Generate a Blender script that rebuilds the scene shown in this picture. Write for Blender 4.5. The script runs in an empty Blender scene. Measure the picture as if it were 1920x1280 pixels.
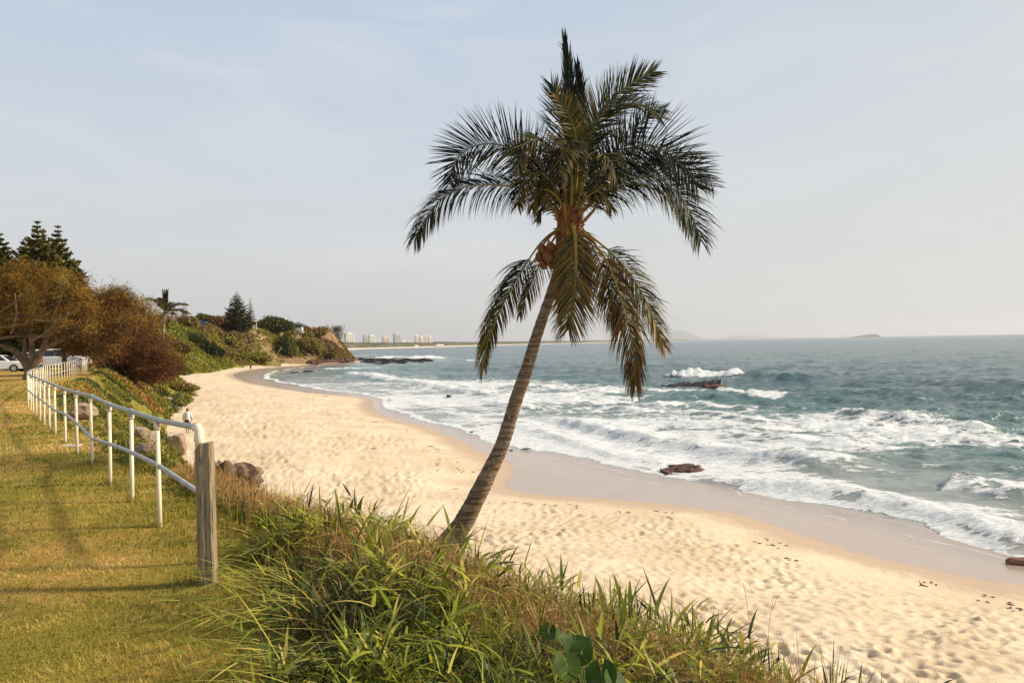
import bpy, math, random
import numpy as np
from mathutils import Vector, Matrix

random.seed(7)
RNG = np.random.default_rng(11)
SC = bpy.context.scene
COL = SC.collection
PI = math.pi

# ------------------------------------------------------------------ camera
CZ = 7.5                       # eye height above the sea
F = 1387.0                     # focal length in photo pixels (1920 wide)
ROLL = math.radians(1.03)
PIT = math.radians(0.12)
CR = Vector((math.cos(ROLL), 0, -math.sin(ROLL)))
FW = Vector((0, math.cos(PIT), math.sin(PIT)))
CU = CR.cross(FW).normalized()
cam_d = bpy.data.cameras.new('camera')
cam_d.lens = 36.0 * F / 1920.0
cam_d.sensor_width = 36.0
cam_d.clip_start = 0.05
cam_d.clip_end = 80000
cam = bpy.data.objects.new('camera', cam_d)
COL.objects.link(cam)
m = Matrix((( CR.x, CU.x, -FW.x, 0), (CR.y, CU.y, -FW.y, 0), (CR.z, CU.z, -FW.z, CZ), (0, 0, 0, 1)))
cam.matrix_world = m
SC.camera = cam

def at(px, py, D):
    d = CR * ((px - 960) / F) + CU * ((640 - py) / F) + FW
    return Vector((0, 0, CZ)) + d * (D / d.y)

def gz(px, py, z):
    d = CR * ((px - 960) / F) + CU * ((640 - py) / F) + FW
    k = (z - CZ) / d.z
    return (d.x * k, d.y * k)

# ------------------------------------------------------------------ world, sun, exposure
SUN_EL = math.radians(33)
SUN_AZ = math.radians(84)     # from +Y towards +X
world = bpy.data.worlds.new('World')
SC.world = world
world.use_nodes = True
nt = world.node_tree
nt.nodes.clear()
def N(t, ty, **kw):
    n = t.nodes.new(ty)
    for k, v in kw.items():
        setattr(n, k, v)
    return n
wo = N(nt, 'ShaderNodeOutputWorld')
bg = N(nt, 'ShaderNodeBackground')
bg.inputs['Strength'].default_value = 0.1
sky = N(nt, 'ShaderNodeTexSky', sky_type='NISHITA')
sky.sun_disc = False
sky.sun_elevation = SUN_EL
sky.sun_rotation = SUN_AZ
sky.air_density = 1.0
sky.dust_density = 3.0
sky.altitude = 0
tc = N(nt, 'ShaderNodeTexCoord')
sx = N(nt, 'ShaderNodeSeparateXYZ')
nt.links.new(tc.outputs['Generated'], sx.inputs[0])
# haze veil: thick at the horizon, thin at the zenith
ramp = N(nt, 'ShaderNodeValToRGB')
cr_ = ramp.color_ramp
cr_.elements[0].position = 0.0
cr_.elements[0].color = (5.75, 5.65, 5.50, 1)
cr_.elements[1].position = 1.0
cr_.elements[1].color = (1.3, 1.8, 2.9, 1)
for p, c in ((0.10, (5.7, 5.72, 5.70, 1)), (0.22, (5.35, 5.75, 6.2, 1)), (0.42, (4.3, 5.1, 6.3, 1)), (0.62, (2.7, 3.4, 4.7, 1))):
    e = cr_.elements.new(p); e.color = c
nt.links.new(sx.outputs['Z'], ramp.inputs[0])
veil = N(nt, 'ShaderNodeMixRGB')
veil.inputs[0].default_value = 0.86
nt.links.new(sky.outputs[0], veil.inputs[1])
nt.links.new(ramp.outputs[0], veil.inputs[2])
# faint wisps of high cloud and a warmer, greyer haze bank out to sea
mp = N(nt, 'ShaderNodeMapping')
mp.inputs['Scale'].default_value = (1.5, 1.5, 5.5)
mp.inputs['Rotation'].default_value = (0.0, 0.35, 0.0)
nt.links.new(tc.outputs['Generated'], mp.inputs[0])
nz = N(nt, 'ShaderNodeTexNoise')
nz.inputs['Scale'].default_value = 2.2; nz.inputs['Detail'].default_value = 6; nz.inputs['Roughness'].default_value = 0.55
nz.inputs['Distortion'].default_value = 0.6
nt.links.new(mp.outputs[0], nz.inputs['Vector'])
mr = N(nt, 'ShaderNodeMapRange')
mr.inputs['From Min'].default_value = 0.47; mr.inputs['From Max'].default_value = 0.75
mr.inputs['To Min'].default_value = 0.0; mr.inputs['To Max'].default_value = 0.55
nt.links.new(nz.outputs[0], mr.inputs[0])
wisp = N(nt, 'ShaderNodeMixRGB')
wisp.inputs[2].default_value = (6.0, 6.15, 6.35, 1)
nt.links.new(mr.outputs[0], wisp.inputs[0])
nt.links.new(veil.outputs[0], wisp.inputs[1])
mr2 = N(nt, 'ShaderNodeMapRange')
mr2.inputs['From Min'].default_value = -0.1; mr2.inputs['From Max'].default_value = 0.75
mr2.inputs['To Min'].default_value = 0.0; mr2.inputs['To Max'].default_value = 0.6
nt.links.new(sx.outputs['X'], mr2.inputs[0])
east = N(nt, 'ShaderNodeMixRGB')
east.inputs[2].default_value = (5.05, 5.15, 4.98, 1)
nt.links.new(mr2.outputs[0], east.inputs[0])
nt.links.new(wisp.outputs[0], east.inputs[1])
nt.links.new(east.outputs[0], bg.inputs['Color'])
nt.links.new(bg.outputs[0], wo.inputs['Surface'])

sun_d = bpy.data.lights.new('sun', 'SUN')
sun_d.energy = 5.0
sun_d.angle = math.radians(6.0)
sun_d.color = (1.0, 0.87, 0.69)
sun = bpy.data.objects.new('sun', sun_d)
COL.objects.link(sun)
sdir = Vector((math.sin(SUN_AZ) * math.cos(SUN_EL), math.cos(SUN_AZ) * math.cos(SUN_EL), math.sin(SUN_EL)))
sun.rotation_euler = (-sdir).to_track_quat('-Z', 'Y').to_euler()
sun.location = (0, 0, 60)

SC.view_settings.view_transform = 'Standard'
SC.view_settings.look = 'None'
SC.view_settings.exposure = 0.36
SC.view_settings.gamma = 1.0
SC.view_settings.use_curve_mapping = False
SC.render.engine = 'CYCLES'
SC.cycles.max_bounces = 6
SC.cycles.volume_bounces = 0
SC.cycles.transparent_max_bounces = 8

# ------------------------------------------------------------------ helpers
def link(o, parent=None):
    COL.objects.link(o)
    if parent is not None:
        o.parent = parent
    return o

def tag(o, label=None, cat=None, group=None, kind=None):
    if label: o['label'] = label
    if cat: o['category'] = cat
    if group: o['group'] = group
    if kind: o['kind'] = kind
    return o

def thing(name, label, cat, loc=(0, 0, 0), rz=0.0, group=None):
    o = bpy.data.objects.new(name, None)
    o.empty_display_size = 0.2
    o.location = loc
    o.rotation_euler = (0, 0, rz)
    link(o)
    return tag(o, label, cat, group)

def copy_tree(o, parent=None):
    c = o.copy()
    COL.objects.link(c)
    if parent is not None:
        c.parent = parent
    for ch in list(o.children):
        copy_tree(ch, c)
    return c

def np_mesh(name, verts, polys, mats, tint=None, attrs=None, smooth=True, mat_idx=None):
    """verts (n,3); polys: list of int arrays (k, 3|4)"""
    me = bpy.data.meshes.new(name)
    verts = np.asarray(verts, dtype=np.float32)
    polys = [np.asarray(p, dtype=np.int32) for p in polys if len(p)]
    tot = np.concatenate([np.full(len(p), p.shape[1], dtype=np.int32) for p in polys])
    loops = np.concatenate([p.ravel() for p in polys])
    me.vertices.add(len(verts)); me.vertices.foreach_set('co', verts.ravel())
    me.loops.add(len(loops)); me.loops.foreach_set('vertex_index', loops)
    me.polygons.add(len(tot))
    st = np.zeros(len(tot), dtype=np.int32); st[1:] = np.cumsum(tot)[:-1]
    me.polygons.foreach_set('loop_start', st)
    me.polygons.foreach_set('loop_total', tot)
    me.polygons.foreach_set('use_smooth', np.full(len(tot), smooth, dtype=bool))
    for mt in mats:
        me.materials.append(mt)
    if mat_idx is not None:
        me.polygons.foreach_set('material_index', np.asarray(mat_idx, dtype=np.int32))
    al = dict(attrs or {})
    if tint is not None:
        al['tint'] = tint
    for k, v in al.items():
        a = me.attributes.new(k, 'FLOAT', 'POINT')
        a.data.foreach_set('value', np.asarray(v, dtype=np.float32))
    me.update(calc_edges=True)
    me.validate()
    return me

class MB:
    """collects simple shapes into ONE mesh"""
    def __init__(s):
        s.v = []; s.f = []; s.m = []; s.t = []
    def add(s, vs, fs, mi=0, tint=0.5):
        o = len(s.v)
        s.v.extend([tuple(p) for p in vs])
        s.t.extend([tint] * len(vs))
        for f in fs:
            s.f.append(tuple(i + o for i in f)); s.m.append(mi)
    def box(s, c, d, mi=0, rot=None, tint=0.5, taper=1.0):
        cx, cy, cz = c; hx, hy, hz = d[0] / 2, d[1] / 2, d[2] / 2
        vs = []
        for z in (-1, 1):
            k = taper if z > 0 else 1.0
            for x, y in ((-1, -1), (1, -1), (1, 1), (-1, 1)):
                p = Vector((x * hx * k, y * hy * k, z * hz))
                if rot: p = rot @ p
                vs.append((p.x + cx, p.y + cy, p.z + cz))
        s.add(vs, [(3, 2, 1, 0), (4, 5, 6, 7), (0, 1, 5, 4), (1, 2, 6, 5), (2, 3, 7, 6), (3, 0, 4, 7)], mi, tint)
    def tube(s, pts, rad, n=8, mi=0, cap=True, tint=0.5, sq=1.0):
        pts = [Vector(p) for p in pts]
        if not hasattr(rad, '__len__'): rad = [rad] * len(pts)
        o = len(s.v)
        up = Vector((0, 0, 1))
        t0 = (pts[1] - pts[0]).normalized()
        if abs(t0.dot(up)) > 0.9: up = Vector((0, 1, 0))
        a = t0.cross(up).normalized()
        vs = []
        for i, p in enumerate(pts):
            t = (pts[min(i + 1, len(pts) - 1)] - pts[max(i - 1, 0)])
            if t.length < 1e-9: t = t0
            t = t.normalized()
            a = (a - t * a.dot(t))
            a = a.normalized() if a.length > 1e-6 else t.orthogonal().normalized()
            b = t.cross(a)
            for k in range(n):
                an = 2 * PI * k / n
                q = p + (a * math.cos(an) + b * math.sin(an) * sq) * rad[i]
                vs.append(q)
        fs = []
        for i in range(len(pts) - 1):
            for k in range(n):
                k2 = (k + 1) % n
                fs.append((i * n + k, i * n + k2, (i + 1) * n + k2, (i + 1) * n + k))
        if cap:
            fs.append(tuple(range(n - 1, -1, -1)))
            fs.append(tuple((len(pts) - 1) * n + k for k in range(n)))
        s.add(vs, fs, mi, tint)
    def ball(s, c, r, mi=0, nu=10, nv=7, rot=None, tint=0.5, noise=0.0, seed=0):
        if not hasattr(r, '__len__'): r = (r, r, r)
        rn = random.Random(seed)
        vs = []; fs = []
        for j in range(nv + 1):
            th = PI * j / nv
            for i in range(nu):
                ph = 2 * PI * i / nu
                k = 1 + (rn.random() - 0.5) * 2 * noise
                p = Vector((r[0] * math.sin(th) * math.cos(ph) * k, r[1] * math.sin(th) * math.sin(ph) * k, r[2] * math.cos(th) * k))
                if rot: p = rot @ p
                vs.append(p + Vector(c))
        for j in range(nv):
            for i in range(nu):
                i2 = (i + 1) % nu
                fs.append((j * nu + i, (j + 1) * nu + i, (j + 1) * nu + i2, j * nu + i2))
        s.add(vs, fs, mi, tint)
    def build(s, name, mats, parent=None, smooth=False, loc=None, rot=None, bevel=0):
        me = bpy.data.meshes.new(name)
        me.from_pydata(s.v, [], s.f)
        if not isinstance(mats, (list, tuple)): mats = [mats]
        for mt in mats: me.materials.append(mt)
        me.polygons.foreach_set('material_index', s.m)
        me.polygons.foreach_set('use_smooth', [smooth] * len(s.f))
        a = me.attributes.new('tint', 'FLOAT', 'POINT')
        a.data.foreach_set('value', s.t)
        me.update()
        o = bpy.data.objects.new(name, me)
        link(o, parent)
        if loc is not None: o.location = loc
        if rot is not None: o.rotation_euler = rot
        if bevel:
            b = o.modifiers.new('bevel', 'BEVEL'); b.width = bevel; b.segments = 2; b.limit_method = 'ANGLE'
        return o

# value noise -----------------------------------------------------------
def _h(ix, iy, seed):
    h = (ix.astype(np.int64) * 374761393 + iy.astype(np.int64) * 668265263 + seed * 1442695041) & 0xffffffff
    h = ((h ^ (h >> 13)) * 1274126177) & 0xffffffff
    h = (h ^ (h >> 16)) & 0xffffffff
    return h.astype(np.float64) / 4294967295.0

def vnoise(x, y, seed=0):
    x = np.asarray(x, float); y = np.asarray(y, float)
    ix = np.floor(x); iy = np.floor(y)
    fx = x - ix; fy = y - iy
    fx = fx * fx * fx * (fx * (fx * 6 - 15) + 10); fy = fy * fy * fy * (fy * (fy * 6 - 15) + 10)
    a = _h(ix, iy, seed); b = _h(ix + 1, iy, seed); c = _h(ix, iy + 1, seed); d = _h(ix + 1, iy + 1, seed)
    return (a + (b - a) * fx) * (1 - fy) + (c + (d - c) * fx) * fy

def fbm(x, y, seed=0, oct=4, gain=0.5):
    s = 0; a = 1.0; t = 0
    x = np.asarray(x, float); y = np.asarray(y, float)
    for i in range(oct):
        s = s + a * vnoise(x + 17.3 * i, y - 9.1 * i, seed + i * 13); t += a; a *= gain
        x, y = (x * 1.6 - y * 1.2), (x * 1.2 + y * 1.6)
    return s / t

def smooth(a, b, x):
    t = np.clip((x - a) / (b - a), 0, 1)
    return t * t * (3 - 2 * t)

def catmull(P, n=6):
    P = [np.array(p, float) for p in P]
    out = []
    for i in range(len(P) - 1):
        p0 = P[max(i - 1, 0)]; p1 = P[i]; p2 = P[i + 1]; p3 = P[min(i + 2, len(P) - 1)]
        for k in range(n):
            t = k / n
            out.append(0.5 * ((2 * p1) + (-p0 + p2) * t + (2 * p0 - 5 * p1 + 4 * p2 - p3) * t * t + (-p0 + 3 * p1 - 3 * p2 + p3) * t ** 3))
    out.append(P[-1])
    return np.array(out)

def seg_dist(x, y, L):
    """distance to polyline L (m,2) -> dist, param along"""
    best = np.full(x.shape, 1e18)
    arg = np.zeros(x.shape)
    side = np.zeros(x.shape)
    for i in range(len(L) - 1):
        ax, ay = L[i]; bx, by = L[i + 1]
        dx, dy = bx - ax, by - ay
        l2 = dx * dx + dy * dy + 1e-12
        t = np.clip(((x - ax) * dx + (y - ay) * dy) / l2, 0, 1)
        ex = x - ax - t * dx; ey = y - ay - t * dy
        d = ex * ex + ey * ey
        w = d < best
        best = np.where(w, d, best); arg = np.where(w, (i + t) / (len(L) - 1), arg)
        side = np.where(w, dx * ey - dy * ex, side)
    return np.sqrt(best), arg, side

def inside(x, y, L):
    c = np.zeros(x.shape, bool)
    n = len(L)
    for i in range(n):
        x1, y1 = L[i]; x2, y2 = L[(i + 1) % n]
        if y1 == y2: continue
        k = ((y1 > y) != (y2 > y)) & (x < (x2 - x1) * (y - y1) / (y2 - y1) + x1)
        c ^= k
    return c

def sdist(x, y, L, close):
    d, _, _ = seg_dist(x, y, L)
    ins = inside(x, y, list(map(tuple, L)) + close)
    return np.where(ins, d, -d)

# ------------------------------------------------------------------ materials
def mat(name, color=(0.5, 0.5, 0.5), rough=0.8, metal=0.0, spec=0.3, noise=None, bump=0.0, bscale=30.0, tint=None, two=False,
        stretch=None, trans=0.0):
    """procedural: base colour, optional noise second colour (c2, scale, lo, hi), optional 'tint' ramp [(pos,col)..]"""
    M = bpy.data.materials.new(name); M.use_nodes = True
    t = M.node_tree; b = t.nodes['Principled BSDF']
    b.inputs['Base Color'].default_value = (*color, 1)
    b.inputs['Roughness'].default_value = rough
    b.inputs['Metallic'].default_value = metal
    b.inputs['Specular IOR Level'].default_value = spec
    tcn = N(t, 'ShaderNodeTexCoord')
    vec = tcn.outputs['Object']
    if stretch:
        mpn = N(t, 'ShaderNodeMapping'); mpn.inputs['Scale'].default_value = stretch
        t.links.new(vec, mpn.inputs[0]); vec = mpn.outputs[0]
    out = None
    if tint:
        at_ = N(t, 'ShaderNodeAttribute', attribute_name='tint')
        r = N(t, 'ShaderNodeValToRGB')
        e = r.color_ramp.elements
        e[0].position = tint[0][0]; e[0].color = (*tint[0][1], 1)
        e[1].position = tint[-1][0]; e[1].color = (*tint[-1][1], 1)
        for p, c in tint[1:-1]:
            q = e.new(p); q.color = (*c, 1)
        t.links.new(at_.outputs['Fac'], r.inputs[0]); out = r.outputs[0]
    if noise:
        c2, sc, lo, hi = noise
        n = N(t, 'ShaderNodeTexNoise'); n.inputs['Scale'].default_value = sc; n.inputs['Detail'].default_value = 6
        n.inputs['Roughness'].default_value = 0.6
        t.links.new(vec, n.inputs['Vector'])
        rr = N(t, 'ShaderNodeMapRange'); rr.inputs['From Min'].default_value = lo; rr.inputs['From Max'].default_value = hi
        t.links.new(n.outputs[0], rr.inputs[0])
        mx = N(t, 'ShaderNodeMixRGB'); mx.inputs[1].default_value = (*color, 1); mx.inputs[2].default_value = (*c2, 1)
        if out is not None: t.links.new(out, mx.inputs[1])
        t.links.new(rr.outputs[0], mx.inputs[0]); out = mx.outputs[0]
    if out is not None: t.links.new(out, b.inputs['Base Color'])
    if bump:
        n2 = N(t, 'ShaderNodeTexNoise'); n2.inputs['Scale'].default_value = bscale; n2.inputs['Detail'].default_value = 5
        t.links.new(vec, n2.inputs['Vector'])
        bp = N(t, 'ShaderNodeBump'); bp.inputs['Strength'].default_value = bump; bp.inputs['Distance'].default_value = 0.02
        t.links.new(n2.outputs[0], bp.inputs['Height']); t.links.new(bp.outputs[0], b.inputs['Normal'])
    if trans:
        tr = N(t, 'ShaderNodeBsdfTranslucent')
        if out is not None: t.links.new(out, tr.inputs[0])
        else: tr.inputs[0].default_value = (*color, 1)
        ms = N(t, 'ShaderNodeMixShader'); ms.inputs[0].default_value = trans
        t.links.new(b.outputs[0], ms.inputs[1]); t.links.new(tr.outputs[0], ms.inputs[2])
        t.links.new(ms.outputs[0], t.nodes['Material Output'].inputs['Surface'])
    return M
# ================================================================== LAND FORM
LAWN = 5.85
def w2(lst, z):
    return [gz(px, py, z) for px, py in lst]

S_img = [(1920,1047),(1860,1030),(1790,1012),(1720,990),(1640,972),(1560,956),(1480,940),(1400,918),(1330,902),(1240,892),(1140,872),(1060,853),(985,845),
         (930,834),(880,816),(835,800),(785,787),(735,775),(712,762),(716,750),(690,741),(640,735),(580,728),(535,719),(500,712),(492,704),(520,694),(580,687),(650,681)]
S_pts = [(60,-60),(36,-8),(27,10),(21,19)] + w2(S_img, 0.0) + [(-60,352),(-74,385),(-120,430),(-320,520),(-1200,700)]
S_L = catmull(S_pts, 4)
W_img = [(1920,1097),(1840,1086),(1760,1070),(1660,1046),(1560,1019),(1480,993),(1400,968),(1320,953),(1220,943),(1120,934),(1030,928),(968,921),(945,912),
         (958,893),(966,876),(935,860),(890,840),(850,820),(800,800),(750,788),(712,775),(697,762),(700,750),(660,743),(600,738),(540,730),(490,722),(450,712),(440,700),(500,690),(580,684)]
W_pts = [(56,-60),(31,-8),(22,8),(17.6,16)] + w2(W_img, 0.45) + [(-72,330),(-72,352),(-82,385),(-125,430),(-325,525),(-1200,715)]
W_L = catmull(W_pts, 4)
T_pts = [(24,-30),(10,-5),(6.5,2),(4.3,6.5),(2.2,9.6),(-0.9,12.6),(-5,17.5),(-10.6,27),(-18.6,41),(-23.5,50),(-29.5,64),(-37,86),(-48,110),(-72,158),(-82,200),
         (-92,255),(-82,300),(-76,325),(-73,345),(-80,372),(-128,425),(-330,530),(-1200,720)]
T_L = catmull(T_pts, 4)
C_pts = [(7,-30),(3.4,-5),(2.5,0),(2.0,2.0),(1.55,2.9),(0.72,3.6),(-0.05,4.55),(-1.0,5.8),(-2.1,7.0),(-3.5,8.6),(-6.0,12.0),(-8.7,15.6),(-12.1,20.6),(-16.2,27.5),
         (-21.6,37),(-29.4,53),(-41,76),(-60,108),(-88,156),(-102,200),(-112,250),(-104,290),(-95,318),(-88,338),(-96,366),(-150,415),(-345,510),(-1200,690)]
C_L = catmull(C_pts, 4)
CLOSE = [(-3000, 720), (-3000, -400), (7, -400)]

def beach_z(x, y, sS=None, sW=None):
    if sS is None: sS = sdist(x, y, S_L, CLOSE)
    if sW is None: sW = sdist(x, y, W_L, CLOSE)
    mid = 0.45 * sS / (np.abs(sS) + np.abs(sW) + 1e-6)
    top = 0.45 + 1.9 * np.tanh(0.085 * np.maximum(sW, 0) / 1.9)
    z = np.where(sS < 0, np.maximum(sS * 0.05, -4.0), np.where(sW < 0, mid, top))
    return z, sS, sW

def up_z(x, y):
    """height of the upland (lawn, bank, headland); also returns toe and crest distances"""
    D = np.hypot(x, y)
    sT = sdist(x, y, T_L, CLOSE); sC = sdist(x, y, C_L, CLOSE)
    zb, sS, sW = beach_z(x, y)
    P = LAWN + smooth(72, 160, y) * 9.0 + smooth(180, 290, y) * 1.4
    P = P + smooth(6, 60, sC) * smooth(170, 240, y) * 4.2 + smooth(0, 30, sC) * smooth(110, 160, y) * 1.2
    rough = fbm(x * 0.11, y * 0.11, 5, 4) - 0.5
    rough2 = fbm(x * 0.9, y * 0.9, 8, 3) - 0.5
    P = P + rough * 2.2 * smooth(80, 150, y) + (fbm(x * 0.35, y * 0.35, 3, 3) - 0.5) * 0.14
    t = np.clip(np.maximum(sT, 0) / (np.maximum(sT, 0) + np.maximum(-sC, 0) + 1e-6), 0, 1)
    prof = np.where(y < 70, t ** 0.85, 0.55 * t + 0.45 * smooth(0, 1, t))
    bank = zb - 0.06 + (P - zb + 0.06) * prof
    bump = np.sin(PI * t) * (rough2 * 0.45 + rough * (0.9 + 2.5 * smooth(90, 150, y)))
    z = np.where(sC > 0, P, np.where(sT > 0, bank + bump * 0.9, zb - 0.06 - np.minimum(-sT, 3) * 0.2))
    # a low rough rim where the long grass grows
    return z, sT, sC

def hz(x, y):
    z, a, b = up_z(np.array([float(x)]), np.array([float(y)]))
    zb, _, _ = beach_z(np.array([float(x)]), np.array([float(y)]))
    return float(max(z[0], zb[0]))

def hit(px, py, D0=60, D1=420, n=700):
    """distance at which the line of sight through a photo point meets the land"""
    D = np.linspace(D0, D1, n)
    a = np.array(at(px, py, 1.0)) - np.array([0, 0, CZ])
    x = a[0] * D; y = a[1] * D; z = CZ + a[2] * D
    zu, _, _ = up_z(x, y); zb, _, _ = beach_z(x, y)
    g = np.maximum(zu, zb) - z
    w = np.nonzero(g >= 0)[0]
    return float(D[w[0]]) if len(w) else float(D[np.argmax(g)])

def polar(a0, a1, na, radii):
    A = np.radians(np.linspace(a0, a1, na))
    R, AA = np.meshgrid(radii, A, indexing='ij')
    # y is distance ahead, fan of rays (x = y tan a) keeps rows parallel to the shore of view
    return R * np.sin(AA), R * np.cos(AA)

def grid_faces(nr, na):
    i, j = np.meshgrid(np.arange(nr - 1), np.arange(na - 1), indexing='ij')
    a = (i * na + j).ravel()
    return np.stack([a, a + 1, a + na + 1, a + na], 1)

def submesh(name, V, Fq, mask, mats, attrs, kind='structure', smooth_=True):
    f = Fq[mask]
    used = np.unique(f)
    remap = np.zeros(len(V), np.int64); remap[used] = np.arange(len(used))
    me = np_mesh(name, V[used], [remap[f]], mats, attrs={k: v[used] for k, v in attrs.items()}, smooth=smooth_)
    o = bpy.data.objects.new(name, me); link(o)
    if kind: o['kind'] = kind
    return o

# ---- ground materials ----
def attr_node(t, name): return N(t, 'ShaderNodeAttribute', attribute_name=name)
def mapr(t, src, a, b, c=0.0, d=1.0, smoothstep=True):
    r = N(t, 'ShaderNodeMapRange')
    if smoothstep: r.interpolation_type = 'SMOOTHSTEP'
    r.inputs['From Min'].default_value = a; r.inputs['From Max'].default_value = b
    r.inputs['To Min'].default_value = c; r.inputs['To Max'].default_value = d
    t.links.new(src, r.inputs['Value']); return r.outputs['Result']
def mixc(t, fac, c1, c2):
    mx = N(t, 'ShaderNodeMixRGB')
    for i, c in ((0, fac), (1, c1), (2, c2)):
        if isinstance(c, (tuple, list)): mx.inputs[i].default_value = (*c, 1)
        elif isinstance(c, (int, float)): mx.inputs[i].default_value = c
        else: t.links.new(c, mx.inputs[i])
    return mx.outputs[0]
def noise(t, vec, scale, detail=5, rough=0.55, dist=0.0):
    n = N(t, 'ShaderNodeTexNoise'); n.inputs['Scale'].default_value = scale; n.inputs['Detail'].default_value = detail
    n.inputs['Roughness'].default_value = rough; n.inputs['Distortion'].default_value = dist
    t.links.new(vec, n.inputs['Vector']); return n.outputs[0]
def mth(t, op, a, b=0.0, c=None):
    n = N(t, 'ShaderNodeMath', operation=op)
    for i, v in enumerate((a, b) if c is None else (a, b, c)):
        if isinstance(v, (int, float)): n.inputs[i].default_value = v
        else: t.links.new(v, n.inputs[i])
    return n.outputs[0]
def newmat(name):
    M = bpy.data.materials.new(name); M.use_nodes = True
    t = M.node_tree; b = t.nodes['Principled BSDF']
    tcn = N(t, 'ShaderNodeTexCoord')
    return M, t, b, tcn.outputs['Object']
def bumpn(t, b, h, strength, dist, normal=None):
    bp = N(t, 'ShaderNodeBump'); bp.inputs['Strength'].default_value = strength; bp.inputs['Distance'].default_value = dist
    t.links.new(h, bp.inputs['Height'])
    if normal is not None: t.links.new(normal, bp.inputs['Normal'])
    t.links.new(bp.outputs[0], b.inputs['Normal']); return bp.outputs[0]

def sand_mat():
    M, t, b, P = newmat('beach_sand')
    sw = attr_node(t, 'sw').outputs['Fac']; ss = attr_node(t, 'ss').outputs['Fac']; foot = attr_node(t, 'foot').outputs['Fac']
    n1 = noise(t, P, 0.35, 4); n2 = noise(t, P, 3.0, 6, 0.65); n3 = noise(t, P, 45.0, 3)
    swn = mth(t, 'ADD', sw, mth(t, 'MULTIPLY', mth(t, 'SUBTRACT', n1, 0.5), 1.6))
    wet = mapr(t, swn, 0.35, -0.30)                       # glossy, water-filmed sand
    dampn = mth(t, 'ADD', swn, mth(t, 'MULTIPLY', mth(t, 'SUBTRACT', n2, 0.5), 1.6))
    damp = mapr(t, dampn, 2.4, 0.9)
    dry = mixc(t, mapr(t, n1, 0.3, 0.7), (0.61, 0.465, 0.295), (0.72, 0.585, 0.415))
    dry = mixc(t, mapr(t, n2, 0.50, 0.75, 0, 0.35), dry, (0.62, 0.44, 0.26))
    dry = mixc(t, mapr(t, n3, 0.55, 0.8, 0, 0.25), dry, (0.45, 0.32, 0.19))
    dry = mixc(t, mth(t, 'MULTIPLY', foot, 0.62), dry, (0.45, 0.31, 0.17))   # hollows of the prints tinted darker to deepen their shade
    c = mixc(t, damp, dry, (0.47, 0.345, 0.235))
    c = mixc(t, wet, c, (0.39, 0.305, 0.24))
    # film of water darkens the sand towards the swash; a few spent foam lines
    n5 = noise(t, P, 0.6, 3); n6 = noise(t, P, 0.16, 3)
    c = mixc(t, mth(t, 'MULTIPLY', mapr(t, mth(t, 'ADD', ss, mth(t, 'MULTIPLY', n5, 2.0)), 4.5, 0.6), 0.55), c, (0.255, 0.205, 0.170))
    for (o_, wd_, am) in ((1.3, 0.07, 0.75), (3.0, 0.05, 0.35)):
        ln = mth(t, 'ABSOLUTE', mth(t, 'SUBTRACT', ss, mth(t, 'ADD', mth(t, 'MULTIPLY', n6, 5.0), o_ - 2.6)))
        k = mth(t, 'MULTIPLY', mapr(t, ln, wd_, wd_ * .3), mapr(t, n5, 0.42, 0.58, 0, am))
        c = mixc(t, mth(t, 'MULTIPLY', k, wet), c, (0.75, 0.73, 0.70))
    t.links.new(c, b.inputs['Base Color'])
    t.links.new(mth(t, 'MULTIPLY', mapr(t, wet, 0, 1, 0.95, 0.22), mapr(t, n5, 0.3, 0.7, 0.75, 1.2)), b.inputs['Roughness'])
    b.inputs['Specular IOR Level'].default_value = 0.5
    h = mth(t, 'ADD', mth(t, 'MULTIPLY', n2, 1.0), mth(t, 'MULTIPLY', n3, 0.25))
    v = N(t, 'ShaderNodeTexVoronoi'); v.feature = 'SMOOTH_F1'; v.inputs['Scale'].default_value = 2.6
    t.links.new(P, v.inputs['Vector'])
    h = mth(t, 'ADD', h, mth(t, 'MULTIPLY', v.outputs['Distance'], 0.35))
    amt = mth(t, 'MULTIPLY', h, mapr(t, damp, 0, 1, 1.0, 0.02))
    bumpn(t, b, amt, 0.8, 0.055)
    return M
M_SAND = sand_mat()

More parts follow.
